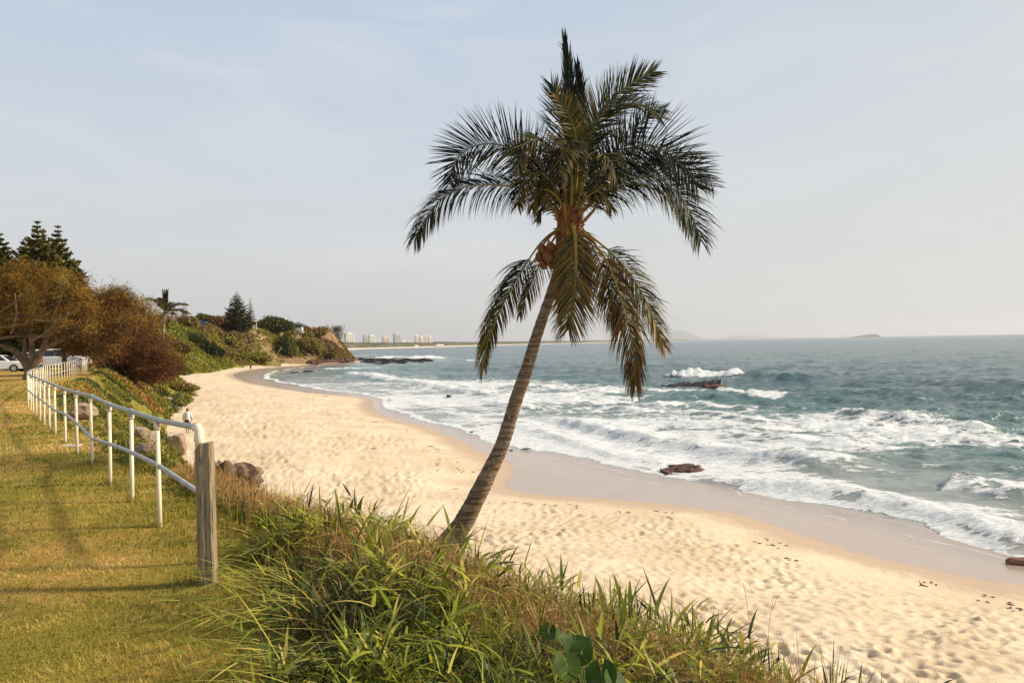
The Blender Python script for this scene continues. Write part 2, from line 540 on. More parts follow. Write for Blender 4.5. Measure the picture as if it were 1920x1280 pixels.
def lawn_mat():
    M, t, b, P = newmat('mown_grass')
    n1 = noise(t, P, 0.55, 5, 0.6, 0.5); n2 = noise(t, P, 2.2, 6, 0.65); n3 = noise(t, P, 60.0, 4, 0.7)
    c = mixc(t, mapr(t, n1, 0.35, 0.62), (0.32, 0.25, 0.035), (0.55, 0.32, 0.09))
    c = mixc(t, mapr(t, n2, 0.45, 0.7, 0, 0.8), c, (0.19, 0.165, 0.022))
    c = mixc(t, mapr(t, n3, 0.45, 0.75, 0, 0.6), c, (0.42, 0.28, 0.10))
    t.links.new(c, b.inputs['Base Color']); b.inputs['Roughness'].default_value = 0.95
    b.inputs['Specular IOR Level'].default_value = 0.1
    bumpn(t, b, n3, 0.9, 0.04)
    return M
M_LAWN = lawn_mat()
def bank_mat(name, far):
    M, t, b, P = newmat(name)
    s = 0.05 if far else 0.7
    n1 = noise(t, P, s, 5, 0.6, 0.3); n2 = noise(t, P, s * 5, 6, 0.65); n3 = noise(t, P, s * 24, 5, 0.7)
    c = mixc(t, mapr(t, n1, 0.4, 0.6), (0.22, 0.22, 0.026), (0.27, 0.22, 0.05))
    c = mixc(t, mapr(t, n2, 0.45, 0.62), c, (0.13, 0.13, 0.018))
    c = mixc(t, mapr(t, n3, 0.5, 0.72, 0, 0.7), c, (0.25, 0.16, 0.07))
    if far:   # bare dry bluff towards the point
        pos = N(t, 'ShaderNodeSeparateXYZ'); t.links.new(P, pos.inputs[0])
        k = mapr(t, mth(t, 'ADD', pos.outputs['Y'], mth(t, 'MULTIPLY', n1, 30.0)), 275, 305)
        bare = mixc(t, mapr(t, n2, 0.4, 0.65), (0.30, 0.19, 0.10), (0.16, 0.10, 0.05))
        c = mixc(t, k, c, bare)
    if not far:   # dark soil under the long grass, also standing in for shade between blades
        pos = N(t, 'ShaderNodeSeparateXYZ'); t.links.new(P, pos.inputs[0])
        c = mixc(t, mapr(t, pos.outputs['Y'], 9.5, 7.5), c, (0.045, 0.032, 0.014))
    t.links.new(c, b.inputs['Base Color']); b.inputs['Roughness'].default_value = 0.95
    b.inputs['Specular IOR Level'].default_value = 0.1
    bumpn(t, b, mth(t, 'ADD', n2, mth(t, 'MULTIPLY', n3, 0.6)), 1.0, 1.2 if far else 0.12)
    return M
M_BANK = bank_mat('bank_soil', False)
M_HEAD = bank_mat('headland_soil', True)
M_ASPH = mat('asphalt', (0.06, 0.058, 0.055), 0.9, noise=((0.1, 0.095, 0.085), 0.8, 0.4, 0.7), bump=0.3, bscale=40)

# ---- beach ----
na = 620
inv = np.linspace(1 / 7.5, 1 / 430.0, 520)
rad = 1 / inv
X, Y = polar(-50, 48, na, rad)
x = X.ravel(); y = Y.ravel()
zb, sS, sW = beach_z(x, y)
sT_b = sdist(x, y, T_L, CLOSE)
dryk = smooth(2.2, 5.0, sW)
zb = zb + dryk * ((fbm(x * 0.25, y * 0.25, 21, 3) - 0.5) * 0.35 + (fbm(x * 1.3, y * 1.3, 22, 3) - 0.5) * 0.06)
# footprints: jittered cells with an oval hollow and pushed-up rim
foot = np.zeros_like(x)
patchy = 0.60 + 0.8 * smooth(0.38, 0.62, fbm(x * 0.3, y * 0.3, 28, 3))
for (cell, dep, sd) in ((0.42, 0.062, 1), (0.27, 0.048, 2), (0.70, 0.07, 3)):
    gx = x / cell; gy = y / cell
    ix = np.floor(gx); iy = np.floor(gy)
    for ox in (-1, 0, 1):
        for oy in (-1, 0, 1):
            cx = ix + ox; cy = iy + oy
            jx = cx + _h(cx, cy, 31 + sd) ; jy = cy + _h(cx, cy, 47 + sd)
            an = _h(cx, cy, 61 + sd) * 1.6 - 1.0
            on = _h(cx, cy, 71 + sd) > 0.35
            dx = (gx - jx) * cell; dy = (gy - jy) * cell
            u = dx * np.cos(an) + dy * np.sin(an); v = -dx * np.sin(an) + dy * np.cos(an)
            r = np.hypot(u / (0.10 + 0.07 * _h(cx, cy, 81 + sd)), v / (0.055 + 0.04 * _h(cx, cy, 91 + sd)))
            k = np.exp(-r ** 2 * 1.3) - 0.30 * np.exp(-(r - 1.75) ** 2 * 3.0)
            zb = zb - np.where(on, k * dep, 0) * dryk * patchy
            foot = np.maximum(foot, np.where(on, np.exp(-r ** 2 * 1.6), 0) * dryk * np.minimum(patchy, 1))
V = np.stack([x, y, zb], 1)
Fq = grid_faces(len(rad), na)
keep = (sT_b < 4.0) & (sS > -40)
submesh('beach', V, Fq, keep[Fq].all(1), [M_SAND], {'sw': sW, 'ss': sS, 'foot': foot})

# ---- lawn, bank, headland ----
na2 = 460
r2 = np.concatenate([np.geomspace(0.7, 60, 250), np.geomspace(60, 560, 170)[1:]])
X, Y = polar(-64, 58, na2, r2)
x = X.ravel(); y = Y.ravel()
zu, sT, sC = up_z(x, y)
V = np.stack([x, y, zu], 1)
Fq = grid_faces(len(r2), na2)
fc_y = y[Fq].mean(1); fc_T = sT[Fq].max(1); fc_C = sC[Fq].mean(1); fc_x = x[Fq].mean(1)
ok = fc_T > -1.5
far = fc_y > 92
lawn = (fc_C > 0) & ~far
park = lawn & (fc_C > 9) & (fc_y > 52)
at0 = {'sc': sC}
submesh('lawn', V, Fq, ok & lawn & ~park, [M_LAWN], at0)
submesh('car_park', V, Fq, ok & park, [M_ASPH], at0)
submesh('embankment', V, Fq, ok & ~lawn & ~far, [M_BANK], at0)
submesh('headland', V, Fq, ok & far, [M_HEAD], at0)

# ================================================================== SEA
# crest lines of the breakers: (photo points on the water, height, width, foam, side bias)
BR = [
 ([(1305,893),(1400,906),(1500,917),(1600,930),(1700,949),(1780,968),(1860,1000),(1925,1030)], 0.42, 1.3, 1.0),
 ([(1000,774),(1100,802),(1180,818),(1250,832),(1330,842),(1420,851),(1510,861),(1560,882)], 0.60, 1.7, 0.9),
 ([(1770,905),(1850,915),(1925,935)], 0.50, 1.6, 0.95),
 ([(1540,768),(1640,780),(1700,784),(1780,792),(1850,800)], 0.55, 1.8, 0.75),
 ([(1262,703),(1300,702),(1350,702),(1392,703)], 1.45, 2.6, 1.25),
 ([(1392,704),(1440,707),(1490,711)], 1.1, 3.2, 0.0),
 ([(1560,722),(1640,723),(1760,720),(1850,728),(1925,724)], 0.75, 3.5, 0.0),
 ([(1500,742),(1640,746),(1760,742),(1925,748)], 0.45, 3.0, 0.0),
 ([(640,697),(720,709),(780,718),(850,729),(940,742)], 0.50, 2.2, 0.95),
 ([(905,752),(960,760),(1010,768)], 0.35, 1.6, 0.9),
 ([(1335,738),(1400,741),(1465,744)], 0.35, 1.6, 0.95),
 ([(1220,735),(1280,738),(1335,737)], 0.2, 1.6, 0.8),
 ([(720,672),(745,669),(770,668)], 0.8, 5.0, 1.0),
 ([(783,672),(797,670),(806,672)], 1.5, 5.0, 1.2),
 ([(868,676),(880,676),(890,676)], 0.6, 4.0, 1.1),
 ([(600,692),(660,691),(700,692)], 0.3, 3.0, 0.9),
 ([(1100,762),(1220,768),(1340,776),(1460,790)], 0.28, 1.4, 0.8),
 ([(1380,812),(1480,822),(1600,836),(1720,842)], 0.25, 1.2, 0.75),
 ([(1560,796),(1700,812),(1850,826),(1925,836)], 0.22, 1.3, 0.7),
 ([(1180,752),(1300,757),(1420,762)], 0.25, 1.6, 0.75),
 ([(930,788),(1000,808),(1100,838),(1180,856),(1280,868)], 0.22, 1.2, 0.7),
 ([(760,752),(850,776),(930,800)], 0.15, 1.0, 0.7),
 ([(1090,690),(1180,692),(1250,690)], 0.45, 4.0, 0.0),
 ([(950,686),(1040,689),(1120,690)], 0.5, 4.5, 0.0),
 ([(650,668),(690,666),(720,666)], 0.5, 5.0, 0.9),
]
def sea_fields(x, y):
    sS = sdist(x, y, S_L, CLOSE)
    off = -sS
    D = np.hypot(x, y)
    z = np.zeros_like(x); foam = np.zeros_like(x)
    wx = (fbm(x * 0.12, y * 0.12, 41, 3) - 0.5) * 5.0; wy = (fbm(x * 0.12, y * 0.12, 45, 3) - 0.5) * 5.0
    fine = fbm(x * 1.1, y * 1.1, 51, 4)
    for pts, h, w, fo in BR:
        L = catmull([np.array(gz(a, b, 0.25 * h)) for a, b in pts], 5)
        k = 0.4 if w < 2.5 else 0.25
        d, s, side = seg_dist(x + wx * k, y + wy * k, L)
        # shore side of each line (photo left to right: shore lies to the right hand = negative side)
        sg = np.where(side < 0, 1.0, -1.0)               # +1 towards the camera / shore
        ends = smooth(0, 0.12, s) * smooth(1.0, 0.88, s)
        steep = np.where(sg > 0, 1.6, 0.55)
        prof = np.exp(-(d * steep / w) ** 2) * ends
        vary = 0.6 + 0.8 * fbm(s * 9 + h, s * 0 + w, 57, 2)
        z += h * prof * vary
        if fo > 0:
            f = np.where(sg > 0, np.exp(-(d / (w * 0.9)) ** 2), np.exp(-(d / (w * 2.2)) ** 2)) * ends * fo
            foam = np.maximum(foam, f * (0.45 + 0.75 * fine))
            z += prof * (fine - 0.4) * 0.6 * min(h, 1.3) * min(fo, 1)
    # lacy foam sheet of the surf zone
    n = fbm(x * 0.05, y * 0.05, 61, 4); n2 = fbm(x * 0.22, y * 0.16, 66, 4)
    patch = smooth(0.36, 0.60, n * 0.6 + n2 * 0.4)
    right = smooth(10, 26, x)
    zone = smooth(56, 26, off) * smooth(-1, 2, off) * np.where(y < 150, 1, 0.6)
    clear = smooth(13.0, 18.0, x) * smooth(54, 44, y)
    sheet = zone * (0.40 + 0.32 * patch) * (1 - 0.55 * clear)
    left = smooth(-8, -30, x)
    sheet = sheet * (1 - 0.35 * left)
    foam = np.maximum(foam, sheet)
    # swash rim
    rim = np.exp(-((off - 0.9 + (n2 - 0.5) * 3.5) / 0.7) ** 2) * 0.85
    foam = np.maximum(foam, rim)
    # open-water chop and swell
    amp = smooth(0, 40, off)
    sw = (vnoise(x * 0.035 + y * 0.012, y * 0.10, 71) - 0.5) * 0.85 + (vnoise(x * 0.12, y * 0.26, 73) - 0.5) * 0.45
    ch = (fbm(x * 0.45, y * 0.75, 75, 3) - 0.5) * 0.75
    z += (sw + ch) * amp * smooth(900, 300, D) + (ch * 0.35 * smooth(0.5, 6, off))
    z = np.where(off < 0, z * smooth(-4, 0, off), z)
    depth = smooth(2, 60, off)
    return z, foam, off

def sea_mat():
    M, t, b, P = newmat('sea_water')
    fo = attr_node(t, 'foam').outputs['Fac']; off = attr_node(t, 'off').outputs['Fac']
    mpn = N(t, 'ShaderNodeMapping'); mpn.inputs['Scale'].default_value = (0.5, 1.25, 1); t.links.new(P, mpn.inputs[0]); Q = mpn.outputs[0]
    big = noise(t, Q, 0.02, 4, 0.6); n1 = noise(t, Q, 0.9, 6, 0.6, 1.2); n2 = noise(t, Q, 4.2, 8, 0.72, 0.8)
    # lace: ridged noise
    n4 = noise(t, Q, 0.32, 5, 0.6, 1.0)
    def ridge(n): return mth(t, 'SUBTRACT', 1.0, mth(t, 'MULTIPLY', mth(t, 'ABSOLUTE', mth(t, 'SUBTRACT', n, 0.5)), 5.0))
    # web of foam: cell borders of a warped voronoi at two sizes, torn by noise
    def web(scale, thick, amt):
        nv = N(t, 'ShaderNodeTexNoise'); nv.inputs['Scale'].default_value = scale * 1.3; nv.inputs['Detail'].default_value = 4
        t.links.new(Q, nv.inputs['Vector'])
        ad = N(t, 'ShaderNodeMixRGB', blend_type='LINEAR_LIGHT'); ad.inputs[0].default_value = amt
        t.links.new(Q, ad.inputs[1]); t.links.new(nv.outputs['Color'], ad.inputs[2])
        vo_ = N(t, 'ShaderNodeTexVoronoi'); vo_.feature = 'DISTANCE_TO_EDGE'; vo_.inputs['Scale'].default_value = scale
        t.links.new(ad.outputs[0], vo_.inputs['Vector'])
        return mapr(t, vo_.outputs['Distance'], thick, 0.0, smoothstep=False)
    wb = mth(t, 'MAXIMUM', web(0.55, 0.42, 0.9), mth(t, 'MULTIPLY', web(1.7, 0.42, 0.35), 0.86))
    pat = mth(t, 'ADD', mth(t, 'MULTIPLY', wb, 0.62), mth(t, 'ADD', mth(t, 'MULTIPLY', n2, 0.34), mth(t, 'MULTIPLY', mth(t, 'SUBTRACT', n4, 0.5), 1.1)))
    v = mth(t, 'SUBTRACT', mth(t, 'ADD', pat, fo), 1.0)
    mask = mapr(t, v, 0.02, 0.17)
    deep = mixc(t, mapr(t, big, 0.4, 0.62), (0.034, 0.080, 0.088), (0.050, 0.108, 0.104))
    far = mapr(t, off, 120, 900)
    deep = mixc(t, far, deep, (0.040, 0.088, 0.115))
    mid = (0.085, 0.165, 0.155)
    shallow = (0.25, 0.265, 0.235)
    c = mixc(t, mapr(t, off, 70, 28), deep, mid)
    c = mixc(t, mapr(t, off, 24, 3), c, shallow)
    c = mixc(t, mapr(t, off, 1.6, 0.0), c, (0.38, 0.32, 0.27))
    c = mixc(t, mth(t, 'MULTIPLY', mapr(t, fo, 0.15, 0.6), 0.35), c, (0.35, 0.42, 0.40))
    fc = mixc(t, mapr(t, n2, 0.35, 0.62), (0.50, 0.55, 0.56), (0.86, 0.86, 0.84))
    c = mixc(t, mask, c, fc)
    t.links.new(c, b.inputs['Base Color'])
    t.links.new(mapr(t, mask, 0, 1, 0.16, 0.8), b.inputs['Roughness'])
    b.inputs['IOR'].default_value = 1.33
    w1 = noise(t, Q, 1.6, 5, 0.6, 0.5); w0 = noise(t, Q, 0.22, 4, 0.6); w3 = noise(t, Q, 0.06, 3, 0.6)
    h = mth(t, 'ADD', mth(t, 'MULTIPLY', w1, 0.42), mth(t, 'MULTIPLY', w0, 1.9))
    h = mth(t, 'ADD', h, mth(t, 'MULTIPLY', w3, 2.2))
    h = mth(t, 'MULTIPLY', h, mapr(t, off, 0.0, 25.0, 0.12, 1.0))
    h = mth(t, 'ADD', h, mth(t, 'MULTIPLY', mask, 0.10))
    h = mth(t, 'ADD', h, mth(t, 'MULTIPLY', mth(t, 'MULTIPLY', n2, mask), 0.20))
    bumpn(t, b, h, 0.85, 0.9)
    return M
M_SEA = sea_mat()
na3 = 640
inv = np.concatenate([np.linspace(1 / 17.0, 1 / 900.0, 560), 1 / np.geomspace(1000, 42000, 40)])
rad = 1 / inv
X, Y = polar(-48, 50, na3, rad)
x = X.ravel(); y = Y.ravel()
zs, foam, off = sea_fields(x, y)
V = np.stack([x, y, zs], 1)
Fq = grid_faces(len(rad), na3)
keep = off > -5.0
submesh('sea', V, Fq, keep[Fq].all(1), [M_SEA], {'foam': foam, 'off': off})
# ================================================================== COCONUT PALM (main subject)
PD = 12.0
M_TRUNK = mat('palm_trunk', (0.125, 0.075, 0.042), 0.9, noise=((0.34, 0.245, 0.155), 3.2, 0.42, 0.66), bump=1.0, bscale=9, stretch=(1, 1, 7))
M_LICH = mat('pale_lichen', (0.46, 0.41, 0.31), 0.9)
M_RACH = mat('frond_stalk', rough=0.6, tint=[(0.0, (0.03, 0.035, 0.012)), (0.4, (0.11, 0.10, 0.02)), (0.7, (0.34, 0.24, 0.04)), (1.0, (0.30, 0.10, 0.035))])
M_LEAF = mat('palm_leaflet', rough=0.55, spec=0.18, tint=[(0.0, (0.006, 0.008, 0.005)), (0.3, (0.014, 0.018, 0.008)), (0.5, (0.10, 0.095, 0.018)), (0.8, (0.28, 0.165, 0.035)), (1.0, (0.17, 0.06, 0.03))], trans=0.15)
M_NUT = mat('coconut_husk', (0.26, 0.10, 0.025), 0.6, noise=((0.10, 0.035, 0.012), 9.0, 0.4, 0.65), bump=0.2)
M_FIBRE = mat('palm_fibre', (0.13, 0.045, 0.02), 0.95, noise=((0.33, 0.13, 0.045), 22.0, 0.4, 0.7), bump=0.9, bscale=60, stretch=(1, 1, 0.3))

def ppt(px, py, dd=0.0):
    return np.array(at(px, py, PD + dd))

def leaf_strips(base, dirs, side, L, w, g, segs=5, tints=None, twist=0.0):
    """bundled leaflets: base (n,3), dirs (n,3), side (n,3) blade width direction, returns verts, tris/quads, tint"""
    n = len(base)
    pos = base.copy(); d = dirs.copy()
    rows = []
    prof = [0.55, 1.0, 0.95, 0.75, 0.42, 0.0]
    for k in range(segs + 1):
        ww = (w * prof[k])[:, None] * 0.5
        if k == segs:
            rows.append(pos[:, None, :])
        else:
            rows.append(np.stack([pos - side * ww, pos + side * ww], 1))
        d = d + np.array([0, 0, -1.0]) * (g * (0.25 + 0.75 * k / segs))[:, None] / segs
        d /= np.linalg.norm(d, axis=1)[:, None]
        pos = pos + d * (L / segs)[:, None]
    V = np.concatenate(rows, 1)                 # n, 2*segs+1, 3
    m_ = V.shape[1]
    o = np.arange(n)[:, None] * m_
    quads = []
    for k in range(segs - 1):
        quads.append(np.concatenate([o + 2 * k, o + 2 * k + 1, o + 2 * k + 3, o + 2 * k + 2], 1))
    tris = np.concatenate([o + 2 * (segs - 1), o + 2 * (segs - 1) + 1, o + 2 * segs], 1)
    T = np.repeat(tints, m_) if tints is not None else np.full(n * m_, 0.5)
    # tips dry out
    tipk = np.tile(np.array([0] * (2 * segs - 2) + [0.03, 0.03, 0.12])[:m_], n)
    return V.reshape(-1, 3), np.concatenate(quads), tris, np.clip(T + tipk, 0, 1)

def norm(a):
    return a / (np.linalg.norm(a, axis=-1, keepdims=True) + 1e-12)

def make_frond(root, pts, Ls, Nrm, g=0.5, t0=0.16, phi=(68, 22), count=74, tint=(0.25, 0.15), rach=0.2, upk=1.0, dnk=1.0, label=None,
               w=0.0175, broken=0.05, seed=0, r0=0.034, jit=0.13, tiptint=0.0):
    """pts: world (n,3). Ls: leaflet length m. Nrm: normal of the frond plane."""
    rn = np.random.default_rng(seed)
    C = catmull(pts, 8)
    seg = np.linalg.norm(np.diff(C, axis=0), axis=1); cum = np.concatenate([[0], np.cumsum(seg)]); tot = cum[-1]
    b = MB()
    k = len(C)
    for i in range(1):
        rr = [r0 * (1 - 0.86 * (j / (k - 1)) ** 0.75) for j in range(k)]
        b.tube(C, rr, 6, 0, tint=rach, sq=0.7)
    # stalk colour runs from its base colour to leaf green
    fr = b.build('frond', [M_RACH], root, smooth=True)
    tt = fr.data.attributes['tint'].data
    vals = np.repeat(np.linspace(rach, max(0.1, rach * 0.45), k), 6)
    tt.foreach_set('value', np.clip(vals + tiptint * np.repeat(np.linspace(0, 1, k) ** 2, 6), 0, 1).astype(np.float32))
    if label: fr['label'] = label
    ts = np.linspace(t0, 0.995, count)
    s_ = ts * tot
    P = np.stack([np.interp(s_, cum, C[:, i]) for i in range(3)], 1)
    P2 = np.stack([np.interp(np.minimum(s_ + 0.05, tot), cum, C[:, i]) for i in range(3)], 1)
    P1 = np.stack([np.interp(np.maximum(s_ - 0.05, 0), cum, C[:, i]) for i in range(3)], 1)
    T = norm(P2 - P1)
    Nn = norm(np.array(Nrm, float))
    S = norm(np.cross(T, Nn))
    allv = []; allq = []; allt = []; alltint = []; off_ = 0
    for sgn, kk in ((1, upk), (-1, dnk)):
        n = count
        prof = np.interp(ts, [0, t0, 0.3, 0.55, 0.8, 1.0], [0.5, 0.62, 0.95, 1.0, 0.78, 0.42])
        L = Ls * prof * kk * (1 + rn.normal(0, 0.07, n))
        ph = np.radians(np.interp(ts, [t0, 1.0], phi)) * (1 + rn.normal(0, jit, n))
        N2 = Nn * rn.normal(0.0, 0.12, n)[:, None] + Nn * 0.0
        out = norm(S * sgn + Nn * 0.28)          # leaflets rise a little out of the plane (V section)
        d = norm(T * np.cos(ph)[:, None] + out * np.sin(ph)[:, None] + N2)
        gg = np.full(n, g) * (1 + rn.normal(0, 0.25, n))
        if broken > 0:
            bm = rn.random(n) < broken
            gg = np.where(bm, gg + 3.0, gg)
        side = norm(np.cross(d, norm(Nn + rn.normal(0, 0.35, (n, 3)))))
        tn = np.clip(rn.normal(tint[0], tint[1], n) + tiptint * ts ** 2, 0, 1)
        v, q, tr, ti = leaf_strips(P, d, side, L, np.full(n, w) * (0.8 + 0.4 * rn.random(n)), gg, 5, tn)
        allv.append(v); allq.append(q + off_); allt.append(tr + off_); alltint.append(ti); off_ += len(v)
    me = np_mesh('leaflets', np.concatenate(allv), [np.concatenate(allq), np.concatenate(allt)], [M_LEAF], tint=np.concatenate(alltint), smooth=True)
    o = bpy.data.objects.new('leaflets', me); link(o, fr)
    o['kind'] = 'stuff'
    return fr

base_xy = ppt(748, 1096, 0.0)
bz = hz(base_xy[0], base_xy[1])
palm = thing('coconut_palm', 'tall leaning coconut palm with dark feathery fronds rising from the grassy bank above the sand', 'palm tree')
tp = [np.array([base_xy[0] - 0.35, base_xy[1], bz - 0.4]), ppt(768, 1082), ppt(815, 1040), ppt(862, 990), ppt(898, 925), ppt(920, 878), ppt(943, 829), ppt(970, 744), ppt(988, 690), ppt(1003, 640), ppt(1020, 590), ppt(1040, 530), ppt(1056, 475), ppt(1066, 425)]
tw = [0.24, 0.20, 0.185, 0.165, 0.142, 0.127, 0.114, 0.107, 0.101, 0.092, 0.085, 0.084, 0.095, 0.12]
C = catmull(tp, 16)
wC = np.interp(np.linspace(0, 1, len(C)), np.linspace(0, 1, len(tw)), tw)
rn = np.random.default_rng(3)
nn = 22; vs = []
ringn = rn.random(400)
for i, p in enumerate(C):
    t = norm(C[min(i + 1, len(C) - 1)] - C[max(i - 1, 0)])
    a = norm(np.cross(t, [0, 1, 0])); b_ = np.cross(t, a)
    sw_ = (1 + 0.075 * (ringn[i] - 0.5) + 0.04 * (ringn[i // 3] - 0.5))
    for k in range(nn):
        an = 2 * PI * k / nn
        r = wC[i] * sw_ * (1 + 0.035 * math.sin(an * 3 + i * 0.13) + 0.02 * (rn.random() - 0.5))
        vs.append(p + (a * math.cos(an) + b_ * math.sin(an)) * r)
qs = []
for i in range(len(C) - 1):
    for k in range(nn):
        k2 = (k + 1) % nn
        qs.append((i * nn + k, i * nn + k2, (i + 1) * nn + k2, (i + 1) * nn + k))
me = np_mesh('trunk', np.array(vs), [np.array(qs)], [M_TRUNK]); trunk = bpy.data.objects.new('trunk', me); link(trunk, palm)
# lichen blotches: small raised scabs on the bark
b = MB()
for i in range(150):
    j = int(rn.integers(24, len(C) - 70)); an = rn.uniform(0, 2 * PI)
    t = norm(C[j + 1] - C[j]); a = norm(np.cross(t, [0, 1, 0])); b_ = np.cross(t, a)
    nrm = a * math.cos(an) + b_ * math.sin(an); tg = np.cross(t, nrm)
    c = C[j] + nrm * (wC[j] * 1.03); s = rn.uniform(0.006, 0.020)
    m_ = 6
    ring = [c + (t * math.cos(2 * PI * k / m_) * s + tg * math.sin(2 * PI * k / m_) * s * 0.8) * rn.uniform(0.6, 1.2) - nrm * 0.004 for k in range(m_)]
    b.add([c + nrm * 0.004] + ring, [(0, k + 1, (k + 1) % m_ + 1) for k in range(m_)])
o = b.build('lichen_patches', M_LICH, palm); o['kind'] = 'stuff'

# crown sheath of woven fibre and old stalk stubs
b = MB()
top = ppt(1068, 405)
b.tube([ppt(1050, 500), ppt(1058, 470), ppt(1064, 440), ppt(1067, 415), ppt(1070, 385), ppt(1072, 350)], [0.10, 0.15, 0.185, 0.19, 0.15, 0.06], 14, tint=0.5)
for i in range(26):
    an = rn.uniform(0, 2 * PI); h = rn.uniform(-0.35, 0.25)
    c = top + np.array([math.cos(an) * 0.13, math.sin(an) * 0.13, h])
    e = c + np.array([math.cos(an) * 0.16, math.sin(an) * 0.16, rn.uniform(0.02, 0.2)])
    b.tube([c, (c + e) / 2 + np.array([0, 0, 0.02]), e], [0.035, 0.025, 0.004], 5)
b.build('crown_sheath', M_FIBRE, palm, smooth=True)

def fr(pix, **kw):
    if 'phi' in kw and kw['phi'][0] > 40: kw['phi'] = (kw['phi'][0] + 6, kw['phi'][1] + 8)
    kw['count'] = int(kw.get('count', 74) * 1.3)
    kw['w'] = kw.get('w', 0.030) * 0.62
    kw['Ls'] = kw['Ls'] * 1.08; kw['g'] = kw.get('g', .5) * .72
    make_frond(palm, [ppt(*p) for p in pix], **kw)
FN = (0, -1, 0)
# far side fronds first (positive depth = away from the camera)
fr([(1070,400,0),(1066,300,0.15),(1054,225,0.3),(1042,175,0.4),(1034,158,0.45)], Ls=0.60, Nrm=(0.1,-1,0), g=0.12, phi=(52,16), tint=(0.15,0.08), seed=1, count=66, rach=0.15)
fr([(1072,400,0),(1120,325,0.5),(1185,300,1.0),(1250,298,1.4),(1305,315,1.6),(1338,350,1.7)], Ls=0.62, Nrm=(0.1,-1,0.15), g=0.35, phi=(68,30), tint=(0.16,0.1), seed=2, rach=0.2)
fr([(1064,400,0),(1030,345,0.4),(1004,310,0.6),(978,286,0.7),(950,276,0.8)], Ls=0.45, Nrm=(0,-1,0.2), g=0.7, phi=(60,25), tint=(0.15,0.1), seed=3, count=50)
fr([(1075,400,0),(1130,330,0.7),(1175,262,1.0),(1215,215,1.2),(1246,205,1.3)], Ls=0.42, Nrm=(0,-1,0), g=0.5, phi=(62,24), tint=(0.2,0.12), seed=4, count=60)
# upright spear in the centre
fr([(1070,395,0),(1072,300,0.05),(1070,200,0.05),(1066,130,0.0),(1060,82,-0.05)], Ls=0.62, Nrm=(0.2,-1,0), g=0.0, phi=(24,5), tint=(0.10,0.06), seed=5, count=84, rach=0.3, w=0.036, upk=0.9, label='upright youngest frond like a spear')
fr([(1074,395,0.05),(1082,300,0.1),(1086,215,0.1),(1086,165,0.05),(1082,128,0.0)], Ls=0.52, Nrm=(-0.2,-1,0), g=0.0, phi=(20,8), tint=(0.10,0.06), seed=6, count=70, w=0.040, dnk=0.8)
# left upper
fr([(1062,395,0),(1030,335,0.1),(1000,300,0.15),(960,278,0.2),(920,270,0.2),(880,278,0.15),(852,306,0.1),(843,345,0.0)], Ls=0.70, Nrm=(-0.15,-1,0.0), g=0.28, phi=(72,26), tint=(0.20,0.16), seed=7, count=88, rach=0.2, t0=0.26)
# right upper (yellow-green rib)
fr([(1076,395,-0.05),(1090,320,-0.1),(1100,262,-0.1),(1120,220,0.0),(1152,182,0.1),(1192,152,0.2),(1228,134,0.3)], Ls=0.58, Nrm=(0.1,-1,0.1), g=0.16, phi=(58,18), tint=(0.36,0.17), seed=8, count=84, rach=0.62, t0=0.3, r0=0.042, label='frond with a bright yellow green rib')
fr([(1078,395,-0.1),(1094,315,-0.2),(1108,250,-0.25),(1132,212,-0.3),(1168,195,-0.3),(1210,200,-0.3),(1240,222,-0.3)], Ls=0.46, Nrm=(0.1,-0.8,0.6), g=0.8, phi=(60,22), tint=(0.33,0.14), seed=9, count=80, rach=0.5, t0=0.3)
# right big arching
fr([(1080,395,0),(1105,345,-0.1),(1140,305,-0.15),(1178,280,-0.2),(1214,272,-0.2),(1250,286,-0.2),(1285,320,-0.15),(1308,352,-0.1)], Ls=0.80, Nrm=(0.1,-1,0), g=0.22, phi=(74,26), tint=(0.2,0.18), seed=10, count=96, t0=0.2)
# left lower, leaflets hanging like a curtain
fr([(1058,405,0),(1030,378,0.0),(1000,362,-0.05),(960,350,-0.1),(910,347,-0.15),(868,352,-0.2),(825,376,-0.25),(795,415,-0.3),(776,452,-0.35)], Ls=0.66, Nrm=(-0.2,-0.7,0.6), g=4.2, phi=(58,24), tint=(0.16,0.17), seed=11, count=110, t0=0.1, rach=0.8)
# right lower
fr([(1082,408,0),(1110,382,0.0),(1145,352,-0.05),(1190,335,-0.1),(1232,335,-0.15),(1268,360,-0.2),(1296,402,-0.25),(1314,452,-0.3)], Ls=0.72, Nrm=(0.2,-0.8,0.5), g=2.2, phi=(66,26), tint=(0.16,0.2), seed=12, count=112, t0=0.1, rach=0.85)
fr([(1084,400,0.2),(1120,370,0.3),(1165,350,0.4),(1215,350,0.45),(1255,375,0.5),(1285,420,0.5)], Ls=0.55, Nrm=(0.1,-0.4,0.9), g=3.4, phi=(66,25), tint=(0.3,0.2), seed=13, count=70, rach=0.7)
